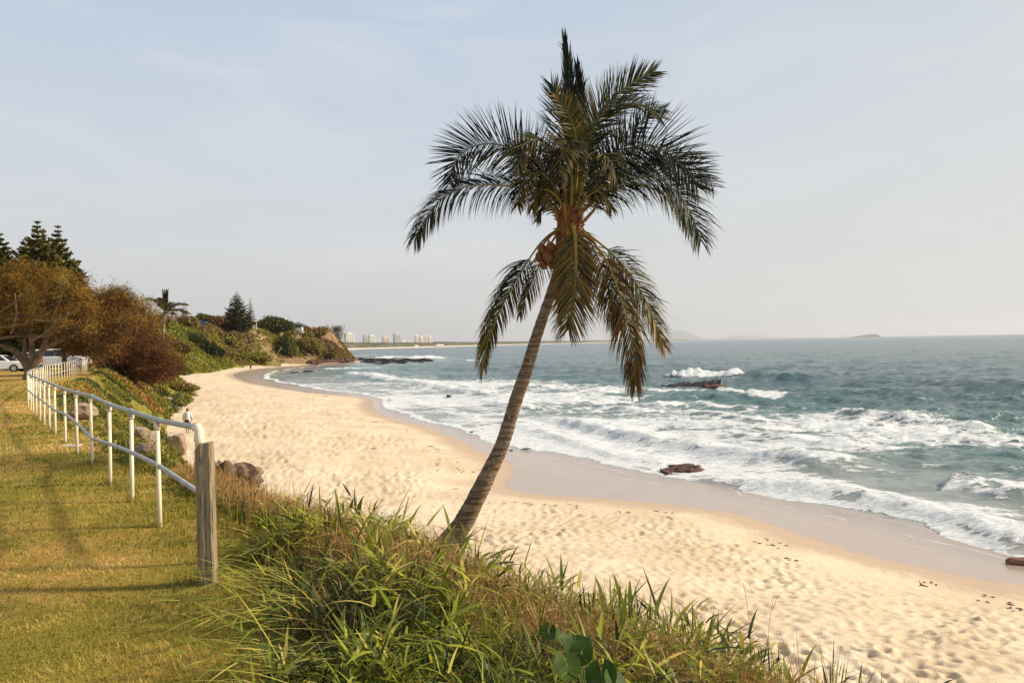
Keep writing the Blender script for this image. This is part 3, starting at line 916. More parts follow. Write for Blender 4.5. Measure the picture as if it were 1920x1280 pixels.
# front fronds that come towards the camera and droop
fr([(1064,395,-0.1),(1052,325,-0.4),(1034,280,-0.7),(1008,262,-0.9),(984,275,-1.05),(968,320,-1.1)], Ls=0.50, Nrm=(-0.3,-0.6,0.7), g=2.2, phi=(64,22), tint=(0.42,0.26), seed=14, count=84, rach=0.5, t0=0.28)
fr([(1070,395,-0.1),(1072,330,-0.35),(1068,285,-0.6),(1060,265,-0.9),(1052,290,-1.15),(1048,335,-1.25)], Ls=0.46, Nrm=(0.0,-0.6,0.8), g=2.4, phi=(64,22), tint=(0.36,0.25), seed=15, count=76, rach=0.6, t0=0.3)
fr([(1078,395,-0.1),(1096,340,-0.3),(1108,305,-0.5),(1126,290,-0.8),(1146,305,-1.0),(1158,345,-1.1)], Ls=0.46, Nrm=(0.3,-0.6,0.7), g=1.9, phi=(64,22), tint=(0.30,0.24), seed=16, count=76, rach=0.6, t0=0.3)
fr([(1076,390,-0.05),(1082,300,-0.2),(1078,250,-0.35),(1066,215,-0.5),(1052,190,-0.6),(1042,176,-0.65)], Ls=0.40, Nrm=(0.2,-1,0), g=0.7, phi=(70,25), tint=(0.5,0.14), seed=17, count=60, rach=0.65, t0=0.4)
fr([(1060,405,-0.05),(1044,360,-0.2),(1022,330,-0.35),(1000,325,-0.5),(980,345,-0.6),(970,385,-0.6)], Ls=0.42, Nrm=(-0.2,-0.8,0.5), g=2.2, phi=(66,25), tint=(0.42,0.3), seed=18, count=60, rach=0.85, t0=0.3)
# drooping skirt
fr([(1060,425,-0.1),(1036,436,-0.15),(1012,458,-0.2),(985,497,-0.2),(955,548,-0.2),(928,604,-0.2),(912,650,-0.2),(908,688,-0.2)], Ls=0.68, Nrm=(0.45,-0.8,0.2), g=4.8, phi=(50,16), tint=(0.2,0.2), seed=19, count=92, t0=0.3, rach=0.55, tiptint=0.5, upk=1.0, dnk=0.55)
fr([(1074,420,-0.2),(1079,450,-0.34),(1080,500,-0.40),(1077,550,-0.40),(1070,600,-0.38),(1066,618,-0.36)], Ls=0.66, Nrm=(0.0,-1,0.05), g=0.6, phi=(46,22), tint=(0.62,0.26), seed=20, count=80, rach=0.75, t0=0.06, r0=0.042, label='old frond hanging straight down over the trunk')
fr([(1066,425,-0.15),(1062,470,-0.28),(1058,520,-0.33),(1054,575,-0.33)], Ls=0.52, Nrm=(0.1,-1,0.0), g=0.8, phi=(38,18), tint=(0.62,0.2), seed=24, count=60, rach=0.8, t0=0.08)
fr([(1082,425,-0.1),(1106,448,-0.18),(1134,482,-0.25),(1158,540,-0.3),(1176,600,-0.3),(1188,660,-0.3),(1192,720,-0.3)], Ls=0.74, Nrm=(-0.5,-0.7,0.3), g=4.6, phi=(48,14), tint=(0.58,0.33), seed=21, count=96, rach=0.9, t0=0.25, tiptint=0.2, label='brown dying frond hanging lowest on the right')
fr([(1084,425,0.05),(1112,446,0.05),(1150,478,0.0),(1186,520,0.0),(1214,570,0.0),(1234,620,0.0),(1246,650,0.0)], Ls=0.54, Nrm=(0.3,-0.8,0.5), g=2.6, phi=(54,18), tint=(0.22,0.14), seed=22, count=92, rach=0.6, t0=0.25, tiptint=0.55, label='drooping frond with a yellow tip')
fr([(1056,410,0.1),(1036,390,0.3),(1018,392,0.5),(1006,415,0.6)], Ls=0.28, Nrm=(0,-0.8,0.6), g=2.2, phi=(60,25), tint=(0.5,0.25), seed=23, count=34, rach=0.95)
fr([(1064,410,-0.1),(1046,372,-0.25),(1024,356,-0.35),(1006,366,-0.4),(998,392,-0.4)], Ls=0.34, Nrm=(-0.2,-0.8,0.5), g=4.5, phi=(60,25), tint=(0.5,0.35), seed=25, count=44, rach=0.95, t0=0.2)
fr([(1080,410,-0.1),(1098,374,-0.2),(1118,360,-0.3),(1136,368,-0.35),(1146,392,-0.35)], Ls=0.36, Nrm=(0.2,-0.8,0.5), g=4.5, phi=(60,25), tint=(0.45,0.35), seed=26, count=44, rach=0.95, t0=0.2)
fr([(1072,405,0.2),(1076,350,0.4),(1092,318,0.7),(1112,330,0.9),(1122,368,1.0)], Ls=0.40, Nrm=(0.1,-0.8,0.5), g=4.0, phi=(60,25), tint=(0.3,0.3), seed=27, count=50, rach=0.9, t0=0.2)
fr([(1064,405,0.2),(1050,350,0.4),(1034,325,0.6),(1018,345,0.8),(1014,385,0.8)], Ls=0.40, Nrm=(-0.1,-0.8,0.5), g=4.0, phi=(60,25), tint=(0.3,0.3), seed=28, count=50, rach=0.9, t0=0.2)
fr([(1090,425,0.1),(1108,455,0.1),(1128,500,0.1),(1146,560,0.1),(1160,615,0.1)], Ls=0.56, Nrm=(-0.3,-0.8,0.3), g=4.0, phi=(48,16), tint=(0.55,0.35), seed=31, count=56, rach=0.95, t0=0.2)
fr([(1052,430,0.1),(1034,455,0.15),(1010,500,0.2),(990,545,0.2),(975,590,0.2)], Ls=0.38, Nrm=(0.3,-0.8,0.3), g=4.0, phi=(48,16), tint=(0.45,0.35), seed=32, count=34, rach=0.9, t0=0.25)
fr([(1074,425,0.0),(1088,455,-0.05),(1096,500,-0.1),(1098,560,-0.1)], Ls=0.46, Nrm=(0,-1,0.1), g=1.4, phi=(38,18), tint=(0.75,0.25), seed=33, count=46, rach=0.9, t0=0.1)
# bare reddish stalks near the heart of the crown
b = MB()
for pix in (((1050,425,-0.05),(1042,395,-0.1),(1040,375,-0.12)), ((1090,420,-0.1),(1112,396,-0.1),(1126,372,-0.05)), ((1062,420,-0.15),(1058,380,-0.2),(1060,340,-0.2)), ((1094,440,-0.15),(1112,452,-0.25),(1128,478,-0.3))):
    b.tube([ppt(*p) for p in pix], [0.035, 0.026, 0.014], 6, tint=0.9)
b.build('flower_stalk', M_RACH, palm, smooth=True)
# coconuts
for i, (px, py, dd, s) in enumerate([(1008,466,-0.22,1.0),(1024,462,-0.26,1.0),(1003,480,-0.2,0.95),(1018,480,-0.32,1.05),(1033,476,-0.25,0.9),(1010,494,-0.24,0.9),(1026,494,-0.26,0.8),
                                (1106,482,-0.3,0.9),(1112,500,-0.32,1.0),(1101,496,-0.24,0.85)]):
    b = MB(); r = 0.078 * s
    b.ball((0, 0, 0), (r, r, r * 1.22), nu=10, nv=8, noise=0.03, seed=i)
    b.tube([(0, 0, r * 1.1), (0.01, 0, r * 1.6)], [0.02, 0.012], 5)
    c = ppt(px + (9 if px < 1050 else -2), py + 2, dd)
    b.build('coconut', M_NUT, palm, smooth=True, loc=tuple(c), rot=(random.uniform(-.4, .4), random.uniform(-.4, .4), 0))
b = MB()
b.tube([ppt(1056, 432, -0.1), ppt(1034, 440, -0.2), ppt(1018, 458, -0.25), ppt(1014, 480, -0.22)], [0.03, 0.024, 0.02, 0.014], 6)
b.tube([ppt(1086, 440, -0.15), ppt(1100, 458, -0.22), ppt(1108, 480, -0.25)], [0.028, 0.022, 0.014], 6)
b.build('fruit_stalk', M_NUT, palm, smooth=True)

# ================================================================== FENCE
M_POSTW = mat('cream_paint', (0.74, 0.64, 0.46), 0.55, noise=((0.42, 0.27, 0.13), 5.0, 0.56, 0.74), bump=0.15, bscale=25)
M_RAIL = mat('galvanised_pipe', (0.33, 0.35, 0.35), 0.5, metal=0.35, noise=((0.48, 0.47, 0.42), 9.0, 0.4, 0.7), bump=0.15, bscale=30)
M_WOOD = mat('weathered_timber', (0.36, 0.28, 0.17), 0.9, noise=((0.13, 0.095, 0.055), 7.0, 0.45, 0.7), bump=0.9, bscale=14, stretch=(9, 9, 0.8))
M_CONC = mat('concrete', (0.55, 0.52, 0.45), 0.9, noise=((0.4, 0.37, 0.3), 12, 0.4, 0.7), bump=0.4)
M_PINK = mat('plain_panel', (0.5, 0.47, 0.42), 0.8)

def g2(px, py): return gz(px, py, LAWN)
near_px = [(300,985),(248,941),(207,908),(173,868),(145,851),(123,835),(104,817),(93,805),(83,795),(75,786),(68,779),(62,774),(58,768)]
fp = [g2(378, 1046)] + [g2(*p) for p in near_px]
# the far run bends gently to the right
bend = catmull([fp[-1], (-15.6, 23.8), (-19.2, 30.0), (-23.0, 36.8), (-27.0, 45.0), (-31.4, 54.0), (-36.5, 64.0)], 10)
seg = np.linalg.norm(np.diff(bend, axis=0), axis=1); cum = np.concatenate([[0], np.cumsum(seg)])
for s in np.arange(1.4, cum[-1], 1.4):
    fp.append((float(np.interp(s, cum, bend[:, 0])), float(np.interp(s, cum, bend[:, 1]))))
fence = thing('pipe_fence', 'long cream posted pipe fence with grey rails curving along the edge of the lawn', 'fence')
mid_h = {0: 0.52, 1: 0.56, 2: 0.54, 3: 0.50, 4: 0.36, 5: 0.50, 6: 0.55}
top_pts = []; mid_pts = []
post_me = None; clamp_me = None
for i, (x_, y_) in enumerate(fp):
    z_ = hz(x_, y_)
    top_ = 0.985 + (0.05 if i == 0 else 0)
    if i == 0: z_ = LAWN - 0.02
    tz = z_ * 0.5 + LAWN * 0.5
    if i and i < 16: tz = LAWN
    top_pts.append((x_, y_, tz + top_)); mid_pts.append((x_, y_, tz + mid_h.get(i, 0.5)))
    if post_me is None:
        b = MB(); b.tube([(0, 0, -0.35), (0, 0, 0.955)], 0.0215, 12)
        p = b.build('post', M_POSTW, fence, smooth=True); post_me = p.data
        b = MB()
        b.tube([(0, 0, 0.90), (0, 0, 0.955)], 0.031, 12)
        c = b.build('post_collar', M_POSTW, p, smooth=True); clamp_me = c.data
    else:
        p = bpy.data.objects.new('post', post_me); link(p, fence)
        if y_ < 22:
            c = bpy.data.objects.new('post_collar', clamp_me); link(c, p)
    p.location = (x_, y_, tz + (0.03 if i == 0 else 0)); p.rotation_euler = (random.uniform(-.012, .012), random.uniform(-.012, .012), random.random() * 6)
t0 = Vector(top_pts[0]); d01 = (Vector(top_pts[0]) - Vector(top_pts[1])).normalized()
b = MB()
el = [Vector(p) for p in top_pts[::-1]]
el = el[:-1] + [t0 - d01 * 0.07, t0 - d01 * 0.02 + Vector((0, 0, -0.012)), t0 + Vector((0, 0, -0.06)), t0 + Vector((0, 0, -0.1))]
b.tube(el, 0.0245, 12)
tr_ = b.build('top_rail', M_RAIL, fence, smooth=True)
for i in range(0, 14):
    b = MB(); a_ = Vector(top_pts[i]); dd_ = (Vector(top_pts[i + 1]) - a_).normalized()
    if i == 0:
        b.tube([a_ - d01 * 0.11, a_ - d01 * 0.05, a_ - d01 * 0.005 + Vector((0, 0, -0.025)), a_ + Vector((0, 0, -0.10)), a_ + Vector((0, 0, -0.15))], 0.037, 12)
        b.build('elbow_joint', M_POSTW, fence, smooth=True)
    else:
        b.tube([a_ - dd_ * 0.05, a_ + dd_ * 0.05], 0.031, 12)
        b.tube([a_, a_ - Vector((0, 0, 0.06))], 0.029, 10)
        b.build('tee_joint', M_RAIL, fence, smooth=True)
b = MB(); b.tube(mid_pts, 0.022, 10)
b.build('middle_rail', M_RAIL, fence, smooth=True)
b = MB(); q = g2(130, 838); b.box((q[0] + 0.05, q[1] - 0.05, LAWN + 0.02), (0.30, 0.22, 0.05))
b.build('concrete_footing', M_CONC, fence, bevel=0.01)

# timber bollard in front of the last post
q = g2(390, 1082)
bol = MB()
w_, d_ = 0.116, 0.105; H_ = 0.985
nx, nz = 6, 26
prof = [(-w_/2, -d_/2 + 0.014), (-w_/2 + 0.014, -d_/2), (-0.012, -d_/2 - 0.002), (0.008, -d_/2 + 0.003), (w_/2 - 0.012, -d_/2), (w_/2, -d_/2 + 0.012), (w_/2, d_/2 - 0.012), (w_/2 - 0.012, d_/2), (-w_/2 + 0.012, d_/2), (-w_/2, d_/2 - 0.012)]
vs = []; fs = []
rn = random.Random(5)
for j in range(nz + 1):
    z_ = -0.3 + (H_ + 0.3) * j / nz
    k = 1 + 0.012 * math.sin(j * 0.9) + (0.0 if j < nz else -0.03)
    for i, (a_, c_) in enumerate(prof):
        zz = z_
        if j >= nz - 0 and a_ < -0.02: zz = z_ - 0.045 * min(1, (-a_) / (w_ / 2))   # broken left corner
        vs.append((a_ * k + rn.uniform(-.0015, .0015), c_ * k + rn.uniform(-.0015, .0015), zz))
m_ = len(prof)
for j in range(nz):
    for i in range(m_):
        i2 = (i + 1) % m_
        fs.append((j * m_ + i, j * m_ + i2, (j + 1) * m_ + i2, (j + 1) * m_ + i))
fs.append(tuple(nz * m_ + i for i in range(m_)))
bol.add(vs, fs)
o = bol.build('timber_bollard', M_WOOD, loc=(q[0], q[1], LAWN - 0.01), rot=(0.0, math.radians(-0.6), math.radians(6)))
tag(o, 'weathered square timber bollard standing in front of the near end of the pipe fence', 'bollard')

# ================================================================== GRASS
def blades(base, az, tilt, L, W, curl, seg=3, tint=None, prof=None, roll=None):
    n = len(base)
    pos = base.copy()
    hx, hy = np.cos(az), np.sin(az)
    side = np.stack([-hy, hx, np.zeros(n)], 1)
    if roll is not None:
        side = side * np.cos(roll)[:, None] + np.array([0, 0, 1.0]) * np.sin(roll)[:, None] * 0.7
    rows = []
    prof = prof or [0.8, 1.0, 0.8, 0.45, 0.0]
    pr = np.interp(np.linspace(0, 1, seg + 1), np.linspace(0, 1, len(prof)), prof)
    for k in range(seg + 1):
        if k == seg: rows.append(pos[:, None, :])
        else:
            ww = (W * pr[k] * 0.5)[:, None]
            rows.append(np.stack([pos - side * ww, pos + side * ww], 1))
        th = tilt + curl * (k + 0.5) / seg
        d = np.stack([np.sin(th) * hx, np.sin(th) * hy, np.cos(th)], 1)
        pos = pos + d * (L / seg)[:, None]
    V = np.concatenate(rows, 1); m_ = V.shape[1]
    o = np.arange(n)[:, None] * m_
    quads = [np.concatenate([o + 2*k, o + 2*k + 1, o + 2*k + 3, o + 2*k + 2], 1) for k in range(seg - 1)]
    tris = np.concatenate([o + 2*(seg-1), o + 2*(seg-1) + 1, o + 2*seg], 1)
    T = np.repeat(tint if tint is not None else np.full(n, .5), m_)
    return V.reshape(-1, 3), quads, tris, T

def blade_obj(name, parts, material, label, cat):
    vs = []; polys = []; ts = []; o = 0
    for V, qs, tr, T in parts:
        vs.append(V); ts.append(T)
        for q in qs: polys.append(q + o)
        polys.append(tr + o); o += len(V)
    q4 = [p for p in polys if p.shape[1] == 4]; q3 = [p for p in polys if p.shape[1] == 3]
    me = np_mesh(name, np.concatenate(vs), ([np.concatenate(q4)] if q4 else []) + [np.concatenate(q3)], [material], tint=np.concatenate(ts), smooth=False)
    ob = bpy.data.objects.new(name, me); link(ob)
    return tag(ob, label, cat, kind='stuff')

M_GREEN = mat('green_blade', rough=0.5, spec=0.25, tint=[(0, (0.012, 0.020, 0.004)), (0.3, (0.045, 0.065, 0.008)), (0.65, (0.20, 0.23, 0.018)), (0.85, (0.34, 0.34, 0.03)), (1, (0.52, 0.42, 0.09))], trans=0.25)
M_STRAW = mat('straw_blade', rough=0.7, tint=[(0, (0.20, 0.10, 0.03)), (0.5, (0.46, 0.27, 0.08)), (1, (0.70, 0.49, 0.21))], trans=0.25)
M_LAWNB = mat('lawn_blade', rough=0.7, spec=0.15, tint=[(0, (0.10, 0.12, 0.016)), (0.4, (0.27, 0.24, 0.026)), (0.7, (0.46, 0.33, 0.06)), (1, (0.64, 0.46, 0.16))], trans=0.25)
M_CREEP = mat('creeper_leaf', rough=0.5, tint=[(0, (0.04, 0.05, 0.010)), (0.4, (0.15, 0.15, 0.018)), (0.8, (0.32, 0.25, 0.035)), (1, (0.28, 0.11, 0.035))], trans=0.2)

# boundary between mown lawn and long grass (left edge of the long grass)
G_L = catmull([(0.6,-1.0),(-0.35,1.2),(-0.75,2.3),(-1.25,3.6),(-1.62,4.4),(-2.02,5.35),(-2.25,6.1),(-3.3,7.5),(-5.2,9.9),(-9.0,14.9),(-13.2,21)], 5)
def gdist(x, y):
    d, t, s = seg_dist(x, y, G_L)
    return np.where(s < 0, d, -d)         # positive: on the long-grass side (to the right)

def scatter(n, x0, x1, y0, y1, rg):
    return rg.uniform(x0, x1, n), rg.uniform(y0, y1, n)

rg = np.random.default_rng(21)
# --- long grass: tufts of arching blades
def tuft_field(n_t, region, per, Lr, Wr, hr, tint_mu, tint_sd, rg, dry=False, crest_bias=None):
    x, y = region(n_t, rg)
    gd = gdist(x, y); z, sT, sC = up_z(x, y)
    return x, y, z, gd, sT, sC

parts_g = []; parts_d = []
x, y = scatter(26000, -4.5, 4.2, 1.9, 9.5, rg)
gd = gdist(x, y); z, sT, sC = up_z(x, y)
edge = rg.random(len(x)) < smooth(0.0, 0.35, gd + (vnoise(x * 2.5, y * 2.5, 91) - 0.5) * 0.3)
k = edge & (sC > -1.6) & (y / 1.0 > 1.9) & (np.abs(x) < y * 0.85)
k &= ~((x < -2.1) & (sC > 0.2))         # beside the fence the cover is low
x, y, z, gd, sC = x[k], y[k], z[k], gd[k], sC[k]
dryn = fbm(x * 0.9, y * 0.9, 95, 3)
crest = smooth(0.85, 0.15, np.abs(sC + 0.05))                 # straw gathers along the crest
dryp = np.clip(smooth(0.48, 0.64, dryn) * 0.32 + crest * 0.95 - 0.10 + smooth(0.9, 1.6, x) * 0.2, 0, 0.93)
hump = 0.62 * (0.08 + 0.26 * smooth(0.0, 0.8, gd)) * (0.55 + 0.9 * fbm(x * 1.6, y * 1.6, 97, 3)) * (1 - 0.30 * smooth(0.4, 1.6, x)) * (1.0 - 0.55 * smooth(-0.2, -1.2, sC))
isdry = rg.random(len(x)) < dryp
for dry in (False, True):
    s = isdry == dry
    xs, ys, zs_, hs = x[s], y[s], z[s], hump[s]
    per = 5 if not dry else 9
    n = len(xs) * per
    bx = np.repeat(xs, per) + rg.normal(0, 0.045, n); by = np.repeat(ys, per) + rg.normal(0, 0.045, n)
    hh = np.repeat(hs, per)
    bzz = np.repeat(zs_, per) + hh * rg.uniform(0.0, 1.0, n) ** 0.8
    az = rg.uniform(0, 2 * PI, n)
    if not dry:
        L = rg.uniform(0.08, 0.25, n) * (0.6 + 0.7 * np.repeat(rg.random(len(xs)), per)); W = rg.uniform(0.006, 0.016, n)
        tilt = rg.uniform(0.25, 1.6, n); curl = rg.uniform(0.1, 1.3, n)
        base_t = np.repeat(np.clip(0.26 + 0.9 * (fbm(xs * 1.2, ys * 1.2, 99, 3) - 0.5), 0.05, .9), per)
        tn = np.clip(base_t + rg.normal(0, 0.2, n) + (bzz - np.repeat(zs_, per)) * 0.45, 0, 1)  # blades low in a tuft tinted darker, shade between them painted in
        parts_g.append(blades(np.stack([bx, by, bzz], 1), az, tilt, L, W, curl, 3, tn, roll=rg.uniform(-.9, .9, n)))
    else:
        L = rg.uniform(0.08, 0.24, n); W = rg.uniform(0.0025, 0.006, n)
        tilt = rg.uniform(0.0, 1.5, n); curl = rg.uniform(-0.6, 1.8, n)
        tn = np.clip(rg.normal(0.45, 0.26, n) + 0.3 * (np.repeat(fbm(xs * 2, ys * 2, 98, 2), per) - 0.5), 0, 1)
        parts_d.append(blades(np.stack([bx, by, bzz], 1), az, tilt, L, W, curl, 3, tn, roll=rg.uniform(-1, 1, n)))
# bold broad shoots on top: stems with leaves set alternately
x, y = scatter(8500, -3.6, 2.6, 2.0, 7.2, rg)
gd = gdist(x, y); z, sT, sC = up_z(x, y)
k = (gd > -0.02) & (sC > -0.8) & ~((x < -2.1) & (sC > 0.15)) & (fbm(x * 1.3, y * 1.3, 101, 3) > 0.42 + 0.14 * smooth(0.6, 0.0, np.abs(sC)))
x, y, z, sC, gd = x[k], y[k], z[k], sC[k], gd[k]
for i in range(len(x)):
    if x[i] > 1.3 and rg.random() < .5: continue
    if abs(sC[i]) < .4 and rg.random() < .6: continue
    nk = 0.6 + 0.4 * float(smooth(2.6, 4.0, y[i]))
    nl = int(rg.integers(3, 7)); ln = rg.uniform(0.10, 0.30); a0 = rg.uniform(0, 2 * PI); lean = rg.uniform(0.4, 1.5)
    zz = z[i] + 0.20 * smooth(0, 0.6, gd[i]) * rg.uniform(0.4, 1.1)
    ux, uy, uz = math.sin(lean) * math.cos(a0), math.sin(lean) * math.sin(a0), math.cos(lean)
    ts = np.linspace(0.15, 1, nl)
    base = np.stack([x[i] + ux * ln * ts, y[i] + uy * ln * ts, zz + uz * ln * ts], 1)
    az = a0 + np.where(np.arange(nl) % 2 == 0, 1, -1) * rg.uniform(0.3, 1.2, nl)
    tn = np.clip(rg.normal(0.68, 0.24) + rg.normal(0, 0.06, nl), 0, 1)
    parts_g.append(blades(base, az, np.full(nl, lean) + rg.uniform(-0.1, 0.6, nl), rg.uniform(0.12, 0.30, nl) * nk, rg.uniform(0.011, 0.028, nl) * nk , rg.uniform(0.1, 1.1, nl), 4, tn, roll=rg.uniform(-.6, .6, nl)))
    st = blades(np.array([[x[i], y[i], zz]]), np.array([a0]), np.array([lean]), np.array([ln]), np.array([0.005]), np.array([0.05]), 2, np.array([0.8]), prof=[1, 1, .8])
    parts_g.append(st)
# arching runners that sweep out over the mown lawn at the bottom of the picture
for i in range(46):
    y0 = rg.uniform(2.9, 5.2); x0 = float(np.interp(y0, G_L[:, 1], G_L[:, 0])) + rg.uniform(0.0, 0.5)
    a0 = rg.uniform(2.3, 4.2); ln = rg.uniform(0.25, 0.6); zz = LAWN + rg.uniform(0.08, 0.28)
    V_ = blades(np.array([[x0, y0, zz]]), np.array([a0]), np.array([rg.uniform(0.9, 1.3)]), np.array([ln]), np.array([0.006]), np.array([rg.uniform(0.2, 0.8)]), 4, np.array([0.95]), prof=[1, 1, .9, .8])
    parts_g.append(V_)
    nl = 4; ts = np.linspace(0.3, 0.95, nl)
    base = np.stack([x0 + math.cos(a0) * ln * ts * 0.95, y0 + math.sin(a0) * ln * ts * 0.95, zz + 0.02 + 0 * ts], 1)
    parts_g.append(blades(base, a0 + rg.uniform(-.8, .8, nl), rg.uniform(1.0, 1.6, nl), rg.uniform(0.12, 0.24, nl), rg.uniform(0.006, 0.015, nl), rg.uniform(-.2, .6, nl), 4, np.clip(rg.normal(.7, .15, nl), 0, 1), roll=rg.uniform(-.5, .5, nl)))
# upright clumps standing against the sand along the crest
cl = [(1100,1085,3.7),(1170,1092,3.6),(1215,1105,3.6),(1275,1108,3.5),(1300,1118,3.5),(1180,1100,3.7),(1240,1110,3.5),(930,1045,4.6),(960,1050,4.5),(990,1058,4.4),(700,965,5.6),(620,940,6.0),(545,935,6.2),(500,930,6.3),(760,985,5.3),(1585,1215,3.0),(1640,1260,2.9),(1670,1275,2.8),(1430,1170,3.2),(880,1025,4.9),(440,925,6.5)]
for (px, py, D_) in cl:
    p_ = at(px, py + 40, D_); nl = int(rg.integers(9, 16))
    base = np.stack([p_.x + rg.normal(0, 0.05, nl), p_.y + rg.normal(0, 0.05, nl), np.full(nl, p_.z - 0.08) + rg.uniform(0, .04, nl)], 1)
    parts_g.append(blades(base, rg.uniform(0, 2 * PI, nl), rg.uniform(0.0, 0.45, nl), rg.uniform(0.10, 0.21, nl) * D_ / 4.5, rg.uniform(0.006, 0.012, nl) * D_ / 4.5, rg.uniform(-.1, .5, nl), 4, np.clip(rg.normal(.38, .2, nl), 0, 1), roll=rg.uniform(-.5, .5, nl)))
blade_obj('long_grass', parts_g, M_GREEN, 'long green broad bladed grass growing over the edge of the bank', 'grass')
# dry seed stalks standing up against the sand
n = 160
ii = rg.integers(0, 4000, n)
x, y = scatter(6000, -4.2, 2.6, 2.5, 8.2, rg)
z, sT, sC = up_z(x, y)
k = np.abs(sC) < 0.45
x, y, z = x[k][:420], y[k][:420], z[k][:420]; n = len(x)
parts_d.append(blades(np.stack([x, y, z + 0.12], 1), rg.uniform(0, 6.28, n), rg.uniform(0, .35, n), rg.uniform(.15, .36, n), rg.uniform(.002, .004, n), rg.uniform(0, .6, n), 4, rg.uniform(.1, .7, n), prof=[1, 1, 1, .8]))
for (px, py, D_, L_, a_) in [(846,1005,4.9,0.42,0.0),(1046,1075,4.1,0.40,3.1),(918,1030,4.7,0.36,0.2),(1405,1150,3.25,0.22,3.3),(640,945,5.8,0.24,0.4),(708,960,5.5,0.24,0.1),(540,925,6.1,0.3,0.5),(1440,1180,3.2,0.22,0.0),(1545,1200,3.0,0.18,2.8)]:
    p_ = at(px, py, D_)
    parts_d.append(blades(np.array([[p_.x, p_.y, p_.z - 0.05]]), np.array([a_]), np.array([0.06]), np.array([L_]), np.array([0.005]), np.array([0.18]), 6, np.array([0.25]), prof=[1, 1, 1, 1, .8]))
    parts_d.append(blades(np.array([[p_.x + 0.02, p_.y, p_.z - 0.05 + L_ * 0.62]]), np.array([a_]), np.array([0.5]), np.array([L_ * .3]), np.array([0.007]), np.array([-.3]), 4, np.array([0.3])))
blade_obj('dry_grass', parts_d, M_STRAW, 'tangled straw coloured dead grass along the crest of the bank', 'grass')

# --- mown lawn blades
parts = []
for (n, y0, y1) in ((270000, 1.9, 40.0),):
    y = y0 * (y1 / y0) ** rg.random(n); x = -0.74 * y + rg.random(n) * (0.95 * y)
    gd = gdist(x, y); z, sT, sC = up_z(x, y)
    kk = (sC > 0.15) & ((gd < 0.25) | (x < -2.3)) & (x > -0.72 * y - 0.3)
    x, y, z, gd = x[kk], y[kk], z[kk], gd[kk]
    n1 = fbm(x * 0.55, y * 0.55, 111, 3); n2 = fbm(x * 2.4, y * 2.4, 113, 3)
    shade_side = smooth(-1.1, 0.0, gd)            # shadow of the long grass painted as darker tint; blades longer here
    tn = np.clip(0.64 + (n1 - 0.5) * 2.6 + (n2 - 0.5) * 1.2 - shade_side * 0.42 * (y < 8) + rg.normal(0, 0.17, len(x)), 0, 1)
    keepk = rg.random(len(x)) < 0.45 + 0.9 * n2
    x, y, z, tn, sh = x[keepk], y[keepk], z[keepk], tn[keepk], shade_side[keepk]; m_ = len(x)
    parts.append(blades(np.stack([x, y, z - 0.004], 1), rg.uniform(0, 2 * PI, m_), rg.uniform(0.2, 1.25, m_), rg.uniform(.45, 1.2, m_) * (.036 + .0011 * y) * (1 + sh * 0.5), rg.uniform(.6, 1.3, m_) * .00105 * y, rg.uniform(0, .9, m_), 2, tn))
for (px_, py_) in near_px[:8] + [(390, 1080), (400, 1075), (378, 1078)]:
    q_ = g2(px_, py_); n_ = 60
    parts.append(blades(np.stack([q_[0] + rg.normal(0, .05, n_), q_[1] + rg.normal(0, .05, n_), np.full(n_, LAWN)], 1), rg.uniform(0, 6.28, n_), rg.uniform(.1, .9, n_), rg.uniform(.06, .15, n_), rg.uniform(.004, .008, n_), rg.uniform(.1, 1., n_), 2, np.clip(rg.normal(.3, .2, n_), 0, 1)))
blade_obj('lawn_grass', parts, M_LAWNB, 'short mown golden green grass covering the lawn', 'grass')

# --- creeping ground cover on the bank
def leaf_clumps(x, y, z, size, tn, rg, per=5, up=0.9):
    n = len(x) * per
    c = np.stack([np.repeat(x, per), np.repeat(y, per), np.repeat(z, per)], 1)
    s = np.repeat(size, per) * rg.uniform(.6, 1.3, n)
    c = c + rg.normal(0, 1, (n, 3)) * np.array([.9, .9, .35]) * s[:, None]
    az = rg.uniform(0, 2 * PI, n); ti = rg.uniform(0.1, 1.3, n)
    d = np.stack([np.sin(ti) * np.cos(az), np.sin(ti) * np.sin(az), np.cos(ti)], 1)
    sd = norm(np.cross(d, rg.normal(0, 1, (n, 3))))
    a_ = c - sd * (s * .38)[:, None]; b_ = c + sd * (s * .38)[:, None]; e_ = c + d * s[:, None]; f_ = c - d * (s * .35)[:, None]
    V = np.stack([f_, b_, e_, a_], 1).reshape(-1, 3)
    q = np.arange(n * 4).reshape(-1, 4)
    T = np.repeat(np.clip(np.repeat(tn, per) + rg.normal(0, .12, n), 0, 1), 4)
    return V, q, T

def clump_obj(name, chunks, material, label, cat, parent=None, kind='stuff'):
    vs = []; qs = []; ts = []; o = 0
    for V, q, T in chunks:
        vs.append(V); qs.append(q + o); ts.append(T); o += len(V)
    me = np_mesh(name, np.concatenate(vs), [np.concatenate(qs)], [material], tint=np.concatenate(ts), smooth=False)
    ob = bpy.data.objects.new(name, me); link(ob, parent)
    return tag(ob, label, cat, kind=kind)

ch = []
